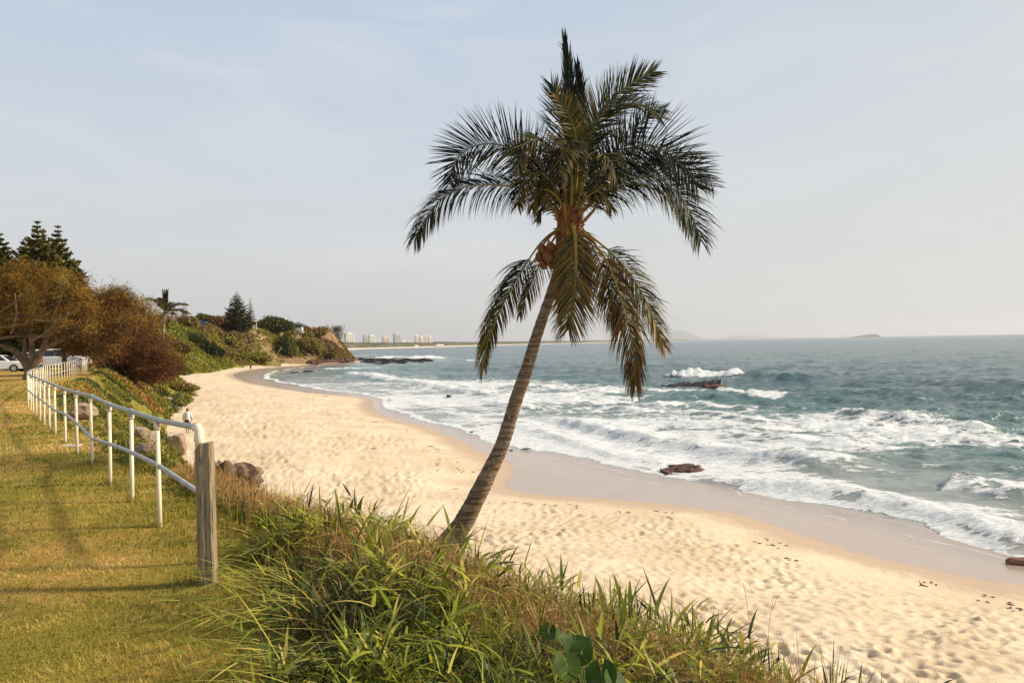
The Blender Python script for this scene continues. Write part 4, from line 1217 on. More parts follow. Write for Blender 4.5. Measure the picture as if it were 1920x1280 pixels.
# near bank beside and beyond the fence, 6 - 40 m
for (n, y0, y1, s0) in ((22000, 6.2, 14, .028), (20000, 12, 28, .05), (18000, 26, 60, .09), (14000, 55, 98, .17)):
    y = rg.uniform(y0, y1, n); u = rg.random(n)
    cx = np.interp(y, C_L[:, 1], C_L[:, 0]); tx = np.interp(y, T_L[:, 1], T_L[:, 0])
    x = cx - 1.5 + (tx - cx + 1.5) * u
    z, sT, sC = up_z(x, y); gd = gdist(x, y)
    n1 = fbm(x * 3.0 / (1 + y * .08), y * 3.0 / (1 + y * .08), 121, 3); n2 = fbm(x * .25, y * .25, 123, 3)
    kk = (sC < 0.5) & ((gd > .1) | (y > 12)) & (sT > 0.2 + (n2 - .5) * 2.5) & (n1 > 0.36) & ~((x > -2.2) & (y < 10))
    x, y, z, n1, n2, sT = x[kk], y[kk], z[kk], n1[kk], n2[kk], sT[kk]
    tn = np.clip(0.50 + (n1 - .5) * 1.3 + (n2 - .5) * 1.6, 0, 0.92)
    ch.append(leaf_clumps(x, y, z + s0 * .2, np.full(len(x), s0), tn, rg, 5))
clump_obj('bank_creeper', ch, M_CREEP, 'low creeping green and reddish ground cover on the bank beyond the fence', 'ground cover')

# headland scrub, 90 - 350 m
M_SCRUB = mat('scrub_leaf', rough=0.75, spec=0.15, tint=[(0, (0.035, 0.045, 0.010)), (0.3, (0.12, 0.135, 0.016)), (0.6, (0.25, 0.24, 0.026)), (0.8, (0.22, 0.15, 0.05)), (1, (0.19, 0.11, 0.05))], trans=0.15)
ch = []
y = 90 + 260 * rg.random(42000) ** .75; u = rg.random(42000)
Lc = np.array([(p[1], p[0]) for p in C_L if 50 < p[1] < 341]); Lt = np.array([(p[1], p[0]) for p in T_L if 50 < p[1] < 346])
o1 = np.argsort(Lc[:, 0]); o2 = np.argsort(Lt[:, 0])
cx = np.interp(y, Lc[o1, 0], Lc[o1, 1]) - 14; tx = np.interp(y, Lt[o2, 0], Lt[o2, 1])
x = cx + (tx - cx) * u
z, sT, sC = up_z(x, y)
n1 = fbm(x * .09, y * .09, 131, 4); n2 = fbm(x * .03, y * .03, 133, 3)
kk = (sT > 0.5 + (n1 - .5) * 6) & (n1 > 0.34) & ((y < 275) | (n1 > .47))
x, y, z, n1, n2 = x[kk], y[kk], z[kk], n1[kk], n2[kk]
tn = np.clip(0.46 + (n1 - .5) * 1.4 + (n2 - .5) * 1.5 + smooth(235, 290, y) * .3, 0, 1)
ch.append(leaf_clumps(x, y, z + .1, .32 + .28 * (n1 - .3) * 2, tn, rg, 5))
clump_obj('headland_scrub', ch, M_SCRUB, 'green and brown coastal scrub covering the slope of the headland', 'scrub')

# --- beach vine with round leaves at the bottom of the picture
M_VINE = mat('vine_leaf', (0.03, 0.062, 0.008), 0.55, spec=0.15, noise=((0.075, 0.115, 0.014), 8, .4, .7), trans=.2)
M_VSTEM = mat('vine_stem', (0.20, 0.22, 0.05), 0.6)
vine = thing('beach_vine', 'round leaved beach vine among the long grass in the bottom centre of the picture', 'plant', tuple(at(1110, 1270, 2.75)))
vo = Vector(vine.location)
pts = []
for i, (px, py, D_, rr, ty, tx_) in enumerate([(1028,1182,2.95,.036,1.0,.2),(1083,1214,2.85,.058,.9,-.15),(1076,1207,2.9,.05,.7,.3),(1062,1245,2.75,.056,1.0,.1),(1090,1222,2.8,.045,1.15,.5),(1128,1262,2.65,.060,1.0,-.2),(1052,1190,2.95,.035,.8,.6),(1150,1275,2.62,.05,.9,.3)]):
    c = at(px, py, D_) - vo
    vs = [(0, 0, 0)]; fs = []
    M_ = 18
    for k in range(M_ + 1):
        an = PI / 2 + 0.22 + (2 * PI - 0.44) * k / M_
        r = rr * (1.0 - 0.10 * math.cos(an - PI / 2))
        vs.append((math.cos(an) * r, math.sin(an) * r * 0.95, 0.32 * r * abs(math.cos(an)) ** 1.3 - 0.12 * r))
    for k in range(M_): fs.append((0, k + 1, k + 2))
    b = MB(); b.add(vs, fs)
    lf = b.build('leaf', M_VINE, vine, smooth=True, loc=tuple(c), rot=(ty, tx_, random.uniform(-.6, .6)))
    b = MB()
    b.tube([(0, rr * .1, .001), (0, -rr * .5, -.10 * rr), (0, -rr * .97, -.11 * rr)], [.0018, .0014, .0008], 4)
    for sg_ in (-1, 1):
        for q_ in (.15, .45):
            b.tube([(0, -rr * q_, -.05 * rr), (sg_ * rr * .45, -rr * (q_ + .22), .06 * rr), (sg_ * rr * .75, -rr * (q_ + .30), .15 * rr)], [.0011, .0009, .0005], 4)
    b.build('leaf_veins', M_VSTEM, lf, smooth=True)
    pts.append(c)
b = MB()
for c in pts: b.tube([(c.x * .4, c.y * .4 + .02, min(c.z, 0) - .16), (c.x * .8, c.y * .8, c.z - .06), (c.x, c.y, c.z)], .003, 5)
b.build('stem', M_VSTEM, vine, smooth=True)
# ================================================================== ROCKS
M_ROCKD = mat('dark_wet_rock', (0.022, 0.019, 0.017), 0.55, noise=((0.055, 0.032, 0.022), 0.9, .5, .68), bump=1.0, bscale=3)
M_ROCKR = mat('red_brown_rock', (0.13, 0.065, 0.045), 0.85, noise=((0.05, 0.03, 0.025), 2.5, .4, .65), bump=1.0, bscale=8)
M_ROCKG = mat('grey_boulder', (0.33, 0.27, 0.20), 0.9, noise=((0.20, 0.135, 0.08), 2.2, .4, .7), bump=0.9, bscale=7)
M_ROCKP = mat('pink_granite', (0.34, 0.235, 0.16), 0.9, noise=((0.22, 0.155, 0.11), 3.0, .4, .7), bump=0.8, bscale=9)
M_ROCKB = mat('brown_boulder', (0.20, 0.14, 0.09), 0.85, noise=((0.05, 0.024, 0.015), 1.3, .44, .56), bump=1.0, bscale=6)

def rock(name, label, size, loc, m_, seed=0, ang=0.0, facet=0.25, sub=3, tilt=(0, 0), boxy=0.0, parent=None, cat='rock'):
    import bmesh
    bm = bmesh.new(); bmesh.ops.create_icosphere(bm, subdivisions=sub, radius=1.0)
    rn = random.Random(seed)
    pl = []
    for i in range(9):
        d = Vector((rn.gauss(0, 1), rn.gauss(0, 1), rn.gauss(0, 1))).normalized(); pl.append((d, rn.uniform(.55, .9)))
    from mathutils import noise as mn
    for v in bm.verts:
        p = v.co.normalized()
        if boxy:
            q = Vector((abs(p.x), abs(p.y), abs(p.z))); k = 1 / max(q); p = p.lerp(p * k * .8, boxy)
        for d, h in pl:
            e = p.dot(d) - h
            if e > 0: p = p - d * e * (0.92 if not boxy else .5)
        k = 1 + (mn.fractal(p * 1.7 + Vector((seed, 0, 0)), .7, 2.2, 4)) * facet
        v.co = Vector((p.x * k * size[0] / 2, p.y * k * size[1] / 2, p.z * k * size[2] / 2))
    me = bpy.data.meshes.new(name); bm.to_mesh(me); bm.free(); me.materials.append(m_)
    me.polygons.foreach_set('use_smooth', [sub >= 4] * len(me.polygons))
    o = bpy.data.objects.new(name, me); link(o, parent)
    o.location = loc; o.rotation_euler = (tilt[0], tilt[1], ang)
    if label: tag(o, label, cat)
    return o

def rock_g(name, label, px, py, D, wpx, hpx, m_, depth=None, **kw):
    D = hit(px, py + hpx * .42, 12, 140, 900)
    return rock_at(name, label, px, py, D, wpx, hpx, m_, depth, **kw)

def rock_at(name, label, px, py, D, wpx, hpx, m_, depth=None, **kw):
    """px,py: centre in the photo, w/h in photo pixels"""
    c = at(px, py, D); w = wpx * D / F; h = hpx * D / F
    return rock(name, label, (w, depth or w * .8, h), tuple(c), m_, **kw)

rock_g('boulder', 'large brown boulder on the sand just right of the timber bollard', 432, 903, 21.0, 112, 80, M_ROCKB, seed=3, ang=.3, tilt=(0, .42), sub=4, facet=.42)
rock_g('boulder', 'pale block shaped boulder on the sand between the last two fence posts', 333, 833, 34.0, 40, 48, M_ROCKP, seed=6, ang=.2, boxy=.8, sub=3, facet=.1, tilt=(.1, .1))
rock_g('boulder', 'cracked grey boulder seen behind the second fence post', 262, 812, 32.0, 34, 30, M_ROCKG, seed=8, ang=.5, sub=3, boxy=.4)
rock_g('boulder', 'small grey boulder leaning right of the cracked grey boulder', 281, 820, 31.0, 24, 34, M_ROCKG, seed=9, ang=1.2, sub=3, boxy=.3, tilt=(0, .5))
rock_g('boulder', 'flat pink boulder low in the grass between the second and third fence posts', 270, 842, 27.0, 48, 26, M_ROCKP, seed=11, ang=.1, sub=3)
rock_g('boulder', 'broad pink slab boulder behind the fence where the middle rail dips', 156, 772, 22.5, 52, 34, M_ROCKP, seed=13, ang=.3, sub=3, boxy=.4, tilt=(0, .1))
rock_g('boulder', 'flat sandy slab at the foot of the bank above the cracked boulder', 284, 792, 40.0, 40, 14, M_ROCKG, seed=14, ang=.3, sub=3)
rock_g('rock', 'small pale stone lying at the sand edge below the green bank', 316, 748, 70.0, 12, 8, M_ROCKG, seed=15, sub=2)
rock_g('rock', 'dark stones in the creeping plants below the red shrubs', 284, 733, 76.0, 22, 9, M_ROCKD, seed=16, sub=3)
rock_g('rock', 'dark stones half buried in the bank left of the other dark stones', 262, 727, 78.0, 14, 7, M_ROCKD, seed=17, sub=3)

# reef slab that the breaker hits: a long wedge rising to the right
t = thing('reef_rock', 'long dark rock slab rising out of the surf below the white breaker', 'rock', tuple(at(1310, 729, 117)))
vo = Vector(t.location)
import bmesh
rn = random.Random(4)
b = MB(); cols = 40; rows = 8
from mathutils import noise as mn
vs = []
for i in range(cols + 1):
    u = i / cols; px = 1222 + 140 * u
    hgt = (7 + 17 * u ** 0.85) * (1 if u < .93 else max(0.15, 1 - (u - .93) * 9)); base_y = 731 + 2 * u
    for j in range(rows + 1):
        v = j / rows; dd = 117 - 2.0 + 7.5 * v
        prof = min(1, v * 4.0) if v < .5 else 1 - (v - .5) * .9
        p = at(px, base_y - hgt * prof + 2, dd)
        q = p - vo; k = mn.fractal(Vector((q.x * .9, q.y * .9, q.z * 1.5)), .8, 2.1, 4) * .42
        vs.append((q.x + k * .5, q.y + k, q.z + k * (0.5 + .6 * prof) - (1.0 if v == 0 or v == 1 else 0)))
fs = []
for i in range(cols):
    for j in range(rows):
        a_ = i * (rows + 1) + j; fs.append((a_, a_ + rows + 1, a_ + rows + 2, a_ + 1))
b.add(vs, fs); b.build('slab', M_ROCKD, t, smooth=False)
rock('loose_boulder', None, (3.4, 2.6, 1.7), tuple(at(1338, 728, 114) - vo), M_ROCKR, seed=22, sub=4, facet=.35, parent=t)
rock('loose_boulder', None, (2.2, 2.4, 1.3), tuple(at(1309, 731, 114) - vo), M_ROCKR, seed=23, sub=3, facet=.35, parent=t)

rock_at('shore_rock', 'reddish brown rock at the edge of the surf on the wet sand', 1283, 879, 43.0, 62, 17, M_ROCKR, depth=2.2, seed=31, sub=4, facet=.5, tilt=(0, -.12))
rock_at('shore_rock', 'low ragged reddish rocks left of the reddish brown shore rock', 1252, 888, 42.0, 40, 12, M_ROCKR, depth=1.8, seed=32, sub=4, facet=.6)
rock_at('awash_rock', 'thin dark rock awash right of the reef slab', 1507, 739, 103.0, 40, 4, M_ROCKD, depth=2.5, seed=33, sub=3, facet=.4)
rock_at('awash_rock', 'second thin dark rock awash at the right end of the foam line', 1537, 743, 101.0, 26, 3, M_ROCKD, depth=2, seed=34, sub=3, facet=.4)
rock_at('awash_rock', 'small black rock in the shallows halfway between the bay and the palm trunk', 842, 742, 104.0, 15, 4, M_ROCKD, depth=1.4, seed=35, sub=3)
rock_at('awash_rock', 'tiny black rock in the swash left of the palm trunk', 790, 714, 150.0, 9, 4, M_ROCKD, seed=36, sub=2)
rock_at('awash_rock', 'black stone at the waterline just left of the palm trunk', 884, 810, 62.5, 9, 3, M_ROCKD, seed=37, sub=2)
rock_at('awash_rock', 'flat black rock in the wash close to the headland beach', 578, 696, 205.0, 24, 5, M_ROCKD, depth=4, seed=38, sub=3)
rock_at('awash_rock', 'flat black rock left of the other one near the headland beach', 553, 698, 195.0, 20, 2.6, M_ROCKD, depth=3, seed=39, sub=3)
rock_at('awash_rock', 'dark foam washed stone showing in the shore break', 1478, 926, 37.0, 16, 7, M_ROCKD, seed=40, sub=3)
rock_at('shore_rock', 'small dark stone on the wet sand right of the palm trunk', 958, 844, 50.5, 10, 3, M_ROCKD, seed=41, sub=2)
rock_at('shore_rock', 'thin dark stones at the waterline right of the palm trunk', 986, 841, 51.5, 24, 3, M_ROCKD, seed=42, sub=2)

# rocky reef running out from the headland point
reef = []
rg = np.random.default_rng(77)
b = MB()
for i in range(190):
    u = rg.random() ** 0.8; px = 655 + 150 * u; py = 676.5 + rg.normal(0, 2.2) * (1 - .4 * u) - 1.0 * u
    D_ = CZ * F / max(py - (656.9 - .018 * px + 3 - 0.0), 22) ; D_ = min(max(D_, 290), 420)
    p = at(px, py, D_); p.z = max(p.z, .0)
    s = rg.uniform(.6, 2.0) * (1.1 - .4 * u)
    b.ball((p.x, p.y, rg.uniform(-.3, .1)), (s * 2.0, s, s * rg.uniform(.3, .6)), nu=7, nv=5, noise=.3, seed=i)
o = b.build('rock_reef', M_ROCKD, smooth=False); tag(o, 'low dark rocky reef running into the sea from the headland point', 'reef', kind='stuff')
b = MB()
for i in range(150):
    u = rg.random(); px = 575 + 85 * u; py = 683 - 4.5 * u ** 2 + rg.normal(0, .8)
    D_ = 290 + 45 * u; p = at(px, py, D_); zz = hz(p.x, p.y)
    s = rg.uniform(.4, 1.5)
    b.ball((p.x, p.y, zz + s * .2), (s * 1.3, s, s * .8), nu=7, nv=5, noise=.3, seed=i + 500)
o = b.build('rock_scree', M_ROCKR, smooth=False); tag(o, 'tumbled brown rocks at the foot of the headland bluff', 'rocks', kind='stuff')

# driftwood timber at the right edge
M_DRIFT = mat('driftwood', (0.30, 0.17, 0.09), 0.85, noise=((0.08, 0.045, 0.03), 5, .4, .65), bump=.8, bscale=10, stretch=(.6, 5, 5))
b = MB(); p = at(1928, 1056, 23.6)
zz = hz(p.x, p.y)
import math as _m
b.tube([(-.62, 0, 0), (-.5, .01, .015), (0, .02, .02), (.55, 0, .0), (1.1, .02, -.03)], [.10, .135, .15, .14, .11], 10)
o = b.build('driftwood_log', M_DRIFT, smooth=False, loc=(p.x, p.y, zz + .10), rot=(0, 0, -.15))
tag(o, 'short brown driftwood log on the wet sand at the right edge of the picture', 'log')

# seaweed and debris along the last high tide line
M_WEED = mat('dry_seaweed', (0.09, 0.055, 0.03), 0.9)
b = MB()
for i in range(520):
    u = rg.random(); s = u * (len(W_L) - 1); j = min(int(s), len(W_L) - 2)
    q = W_L[j] + (W_L[j + 1] - W_L[j]) * (s - j)
    if q[1] < 14 or q[1] > 110: continue
    nx_, ny_ = W_L[j + 1][1] - W_L[j][1], -(W_L[j + 1][0] - W_L[j][0]); l_ = math.hypot(nx_, ny_)
    off_ = -(3.0 + rg.normal(0, .45)) 
    x_, y_ = q[0] + nx_ / l_ * off_, q[1] + ny_ / l_ * off_
    if fbm(np.array([x_ * .4]), np.array([y_ * .4]), 7, 2)[0] < .5: continue
    z_ = hz(x_, y_) + .01; s_ = rg.uniform(.03, .10)
    for k in range(3):
        a_ = rg.uniform(0, 6.28); c_ = Vector((x_ + rg.normal(0, s_), y_ + rg.normal(0, s_), z_))
        d_ = Vector((math.cos(a_), math.sin(a_), 0)) * s_; e_ = Vector((-d_.y, d_.x, 0)) * .3
        b.add([c_ - d_, c_ + e_, c_ + d_, c_ - e_, c_ + Vector((0, 0, s_ * .3))], [(0, 1, 4), (1, 2, 4), (2, 3, 4), (3, 0, 4)])
o = b.build('tide_wrack', M_WEED); tag(o, 'scattered dark seaweed scraps along the high tide line', 'seaweed', kind='stuff')

# ================================================================== TREES
M_BARK = mat('casuarina_bark', (0.22, 0.15, 0.10), 0.95, noise=((0.10, 0.065, 0.04), 3, .4, .65), bump=.9, bscale=12)
M_BARKP = mat('pale_limb', (0.42, 0.30, 0.20), 0.9, noise=((0.26, 0.17, 0.10), 3, .4, .7), bump=.6, bscale=12)
M_CASU = mat('casuarina_needles', rough=.8, spec=.1, tint=[(0, (0.035, 0.020, 0.010)), (.35, (0.11, 0.052, 0.016)), (.7, (0.28, 0.145, 0.028)), (1, (0.26, 0.20, 0.035))], trans=.2)
M_REDB = mat('rusty_shrub_leaf', rough=.8, spec=.1, tint=[(0, (0.04, 0.018, 0.010)), (.5, (0.12, 0.045, 0.022)), (1, (0.21, 0.10, 0.032))], trans=.2)
M_PINE = mat('pine_needles', rough=.8, spec=.1, tint=[(0, (0.022, 0.030, 0.012)), (.5, (0.075, 0.080, 0.022)), (1, (0.19, 0.15, 0.035))])
M_BUSH = mat('bush_leaf', rough=.7, spec=.15, tint=[(0, (0.02, 0.028, 0.008)), (.5, (0.065, 0.075, 0.014)), (1, (0.16, 0.14, 0.03))], trans=.15)

def limbs(b, rg, p, d, L, r, depth, ends, spread=.6, bendz=.0, n=3, mi=0):
    pts = [Vector(p)]; dd = Vector(d).normalized(); rad = [r]
    segs = 4
    for k in range(segs):
        dd = (dd + Vector(rg.normal(0, .16, 3)) + Vector((0, 0, bendz))).normalized()
        pts.append(pts[-1] + dd * (L / segs)); rad.append(r * (1 - .45 * (k + 1) / segs))
    b.tube(pts, rad, 7 if depth > 1 else 4, mi, cap=False)
    if depth == 0:
        ends.append((pts[-1], dd)); ends.append((pts[2], dd)); return
    if depth <= 2: ends.append((pts[3], dd))
    for i in range(n):
        a_ = Vector(rg.normal(0, 1, 3)); a_ = (a_ - dd * a_.dot(dd)).normalized()
        nd = (dd + a_ * spread * rg.uniform(.6, 1.4)).normalized()
        limbs(b, rg, pts[-1 - (i % 2)], nd, L * rg.uniform(.55, .8), rad[-1] * .8, depth - 1, ends, spread, bendz, n, mi)

def wisps(ends, rg, per, spread, Lr, W, droop, mu, tone=None):
    """fine drooping needle sprays around branch ends"""
    E = np.array([tuple(e[0]) for e in ends]); Dr = np.array([tuple(e[1]) for e in ends])
    per = int(per * 1.7); n = len(E) * per
    c = np.repeat(E, per, 0) + rg.normal(0, 1, (n, 3)) * spread * np.array([1, 1, .75])
    d = norm(np.repeat(Dr, per, 0) * .5 + rg.normal(0, .7, (n, 3)) + np.array([0, 0, .1]))
    side = norm(np.cross(d, rg.normal(0, 1, (n, 3))))
    ct = np.repeat(np.clip(rg.normal(mu, .3, len(E)), 0, 1), per)
    tn = np.clip(ct + rg.normal(0, .13, n), 0, 1)
    v, q, t_, ti = leaf_strips(c, d, side, rg.uniform(*Lr, n) * .62, W * .8 * rg.uniform(.6, 1.4, n), np.full(n, droop), 3, tn)
    return v, q, t_, ti


def wisp_obj(name, parent, ends, rg, material, **kw):
    v, q, t_, ti = wisps(ends, rg, **kw)
    me = np_mesh(name, v, [q, t_], [material], tint=ti, smooth=False)
    o = bpy.data.objects.new(name, me); link(o, parent); return o

def casuarina(label, px, py, D, crown, limbs_px, seed, material=M_CASU, bark=M_BARK, per=60, spread=.5, droop=.9, Lr=(.25, .7), W=.03, mu=.45, name='casuarina_tree', cat='tree', r=.22, extra=0):
    """crown: list of (px,py,rx,ry,count) blobs where branch ends are led; limbs_px: explicit polylines"""
    rg = np.random.default_rng(seed)
    root = at(px, py, D); root.z = hz(root.x, root.y)
    t = thing(name, label, cat, tuple(root))
    b = MB(); ends = []
    for lp in limbs_px:
        pts = [at(a_, c_, D + e_) - root for a_, c_, e_ in lp[0]]
        C_ = [Vector(p) for p in catmull([tuple(p) for p in pts], 5)]
        nC = len(C_)
        C_ = [p + Vector(rg.normal(0, .05, 3)) * (lp[1] * 1.6) for p in C_]
        b.tube(C_, [lp[1] * (1 - .75 * i / nC) for i in range(nC)], 7)
    trunk_top = [Vector((0, 0, .3))]
    for (cx, cy, rx, ry, cnt) in crown:
        for k in range(cnt):
            a_ = rg.uniform(0, 2 * PI); q = math.sqrt(rg.random())
            dz = rg.normal(0, rx * D / F * .6)
            e = at(cx + rx * q * math.cos(a_), cy + ry * q * math.sin(a_), D + dz) - root
            ends.append((e, Vector((e.x - 0, e.y, abs(e.z) * .4)).normalized()))
            if k % 3 == 0:
                hub = at(cx, cy + ry * .75, D) - root
                m1 = hub.lerp(e, .5) + Vector(rg.normal(0, .2, 3))
                b.tube([hub, m1, e], [.06, .035, .012], 4, cap=False)
    b.build('trunk', bark, t, smooth=True)
    crown_o = wisp_obj('crown', t, ends, rg, material, per=per, spread=spread, Lr=Lr, W=W, droop=droop, mu=mu)
    return t

casuarina('spreading brown casuarina with several pale leaning stems at the left edge of the lawn', 52, 712, 44,
    [(30,535,56,38,46),(98,560,68,50,58),(30,595,60,36,34),(-20,560,60,60,40),(135,590,40,50,40),(56,512,34,18,24),(150,545,20,20,12)],
    [([(50,712,0),(52,690,0),(30,660,0),(5,648,0),(-30,640,0)],.26), ([(52,700,0),(60,670,0),(58,640,0),(50,590,0),(45,540,0)],.22), ([(56,700,0),(74,670,0),(84,640,0),(98,600,0),(105,560,0)],.22),
     ([(54,690,0),(46,660,0),(45,630,0),(36,580,0),(20,520,0)],.14), ([(80,655,0),(110,640,0),(135,628,-.5),(165,600,-1)],.16), ([(-40,636,-1),(0,634,-1),(40,629,-1),(86,630,-1),(110,612,-1)],.12), ([(10,600,-1),(60,590,-1),(100,570,-1),(140,560,-1)],.07), ([(0,560,-1),(40,575,-1),(80,560,-1),(120,530,-1)],.06), ([(-10,615,-2.5),(40,608,-2.6),(90,588,-2.6)],.06), ([(60,640,-2.2),(95,615,-2.6),(130,585,-2.8)],.07), ([(20,625,-2.2),(30,590,-2.8),(28,550,-3)],.06), ([(95,600,-2.2),(110,570,-2.8),(118,545,-3)],.05), ([(0,585,-2.8),(45,555,-3),(70,530,-3)],.05), ([(60,600,-2.8),(100,600,-3),(150,580,-3)],.05)],
    201, per=58, mu=.55, spread=.27, W=.032)
casuarina('dark trunked casuarina behind the far bend of the fence with dense brown foliage', 122, 700, 52,
    [(160,600,58,50,64),(205,598,52,50,54),(180,640,66,28,46),(130,640,30,26,24),(225,560,30,22,18)],
    [([(122,700,0),(120,670,0),(118,650,0),(130,620,0),(150,590,0)],.2), ([(122,670,0),(150,650,0),(190,640,0),(230,650,0)],.1), ([(160,650,-1),(200,625,-1),(235,600,-1)],.07), ([(150,640,-1),(180,665,-1),(200,690,-1)],.06)],
    202, per=60, mu=.38, spread=.38, W=.04)
casuarina('rust brown shrubby tree leaning over the bank right of the fence', 236, 728, 62,
    [(240,640,62,52,70),(270,665,58,38,60),(240,690,30,30,40),(290,690,32,22,34),(215,660,40,40,50)],
    [([(236,728,0),(240,700,0),(225,670,0),(215,630,0)],.16), ([(240,715,0),(262,690,0),(280,650,0)],.10), ([(205,620,-1),(225,660,-1),(250,690,-1)],.06)],
    203, material=M_REDB, per=66, mu=.45, spread=.42, W=.05, name='coastal_shrub', cat='shrub')
casuarina('low rusty shrub hanging over the sand at the foot of the far palm', 300, 712, 72,
    [(300,690,32,18,44),(275,700,22,14,26),(320,684,16,12,16)], [([(300,716,0),(304,700,0),(310,688,0)],.08)],
    204, material=M_REDB, per=60, mu=.5, spread=.5, W=.05, name='coastal_shrub', cat='shrub')
casuarina('grey green open crowned tree above the rusty shrubs', 205, 660, 78,
    [(195,560,28,14,26),(220,550,16,10,14),(245,575,30,18,34),(270,590,28,22,34)], [([(215,660,0),(215,610,0),(205,570,0)],.14), ([(216,620,0),(240,590,0),(256,572,0)],.1)],
    205, per=50, mu=.75, spread=.55, W=.05)
casuarina('broad brown tree between the rusty shrub and the far palm', 262, 690, 88,
    [(256,615,28,28,60),(236,622,32,28,40)], [([(262,690,0),(264,650,0),(262,610,0)],.16)],
    206, per=60, mu=.6, spread=.7, W=.07)

def norfolk(label, px, ytop, ybase, D, halfw, seed, tint=.4, tiers=None, narrow=1.0, scrappy=0.0, loc=None):
    rg = np.random.default_rng(seed)
    if D > 150: D = hit(px, ybase, 120)
    base = at(px, ybase, D); gzv = hz(base.x, base.y)
    topz = at(px, ytop, D).z
    H_ = topz - gzv
    t = thing('norfolk_pine', label, 'pine tree', (base.x, base.y, gzv))
    b = MB(); b.tube([(0, 0, -.5), (0, 0, H_ * .5), (0, 0, H_)], [H_ * .022 + .05, H_ * .014, .03], 8)
    b.build('trunk', M_BARK, t, smooth=True)
    tiers = tiers or int(H_ * 1.7)
    R = halfw * D / F
    bb = MB(); cs = []; ds = []; Ls = []
    for i in range(tiers):
        u = i / (tiers - 1); z_ = H_ * (.08 + .90 * u ** .92)
        rr = R * (1 - u) ** .8 * (1 - .25 * (u < .08)) * narrow
        nb = 7 if u < .8 else 5
        a0 = rg.uniform(0, 6.28)
        for k in range(nb):
            if rg.random() < scrappy: continue
            a_ = a0 + 2 * PI * k / nb + rg.normal(0, .12); L_ = max(.25, rr * rg.uniform(.78, 1.12))
            d_ = np.array([math.cos(a_), math.sin(a_), 0.0])
            m_ = max(5, int(L_ * 6))
            ts = np.linspace(.1, 1, m_)
            P_ = d_[None] * (L_ * ts)[:, None] + np.stack([0 * ts, 0 * ts, z_ - .10 * L_ * np.sin(ts * 2.4) + .22 * L_ * ts ** 2], 1)
            bb.tube([(0, 0, z_), tuple(P_[m_ // 2]), tuple(P_[-1])], [.05, .03, .01], 3, cap=False)
            for p_, tt in zip(P_, ts):
                for s_ in (-1, 1):
                    sd = np.array([-d_[1], d_[0], 0]) * s_
                    cs.append(p_); ds.append(d_ * .55 + sd * .8 + np.array([0, 0, .45])); Ls.append((.26 + .26 * (1 - abs(tt - .5))) * (L_ ** .6) * (1 if D < 120 else .52))
    bb.build('branches', M_BARK, t, smooth=True)['kind'] = 'stuff'
    cs = np.array(cs); ds = norm(np.array(ds) + rg.normal(0, .15, (len(cs), 3))); Ls = np.array(Ls)
    cs = np.repeat(cs, 3, 0); ds = norm(np.repeat(ds, 3, 0) + rg.normal(0, .35, (len(cs), 3))); Ls = np.repeat(Ls, 3)
    side = norm(np.cross(ds, rg.normal(0, 1, ds.shape)))
    v, q, t_, ti = leaf_strips(cs, ds, side, Ls, Ls * .42, np.full(len(cs), .1), 3, np.clip(rg.normal(tint, .22, len(cs)), 0, 1))
    me = np_mesh('crown', v, [q, t_], [M_PINE], tint=ti, smooth=False)
    o = bpy.data.objects.new('crown', me); link(o, t)
    return t
norfolk('norfolk pine cut by the left edge of the picture behind the casuarina', -4, 418, 690, 82, 74, 301, .6)
norfolk('tallest norfolk pine rising behind the brown casuarina crown', 75, 412, 690, 80, 86, 302, .6, scrappy=.08)
norfolk('slim norfolk pine with a needle thin top right of the tallest one', 113, 421, 690, 84, 74, 303, .6, scrappy=.16)
norfolk('large symmetrical norfolk pine standing alone on the headland slope', 445, 545, 630, 225, 34, 304, .4, scrappy=.12)
norfolk('narrow columnar norfolk pine just right of the symmetrical one', 470, 558, 618, 250, 12, 305, .4, narrow=.9)
norfolk('distant norfolk pine behind the crown of the far palm', 346, 565, 602, 200, 9, 306, .4)

# airy tree beyond the bluff
casuarina('airy wind blown tree behind the tip of the headland bluff', 626, 650, 395,
    [(612,622,10,6,8),(625,618,12,6,10),(634,630,9,8,9),(628,638,10,6,7)], [([(624,656,0),(624,640,0),(620,626,0)],.35), ([(630,656,0),(632,640,0),(633,628,0)],.3)],
    307, material=M_PINE, per=46, spread=1.3, Lr=(.8, 1.9), W=.22, droop=.4, mu=.35)

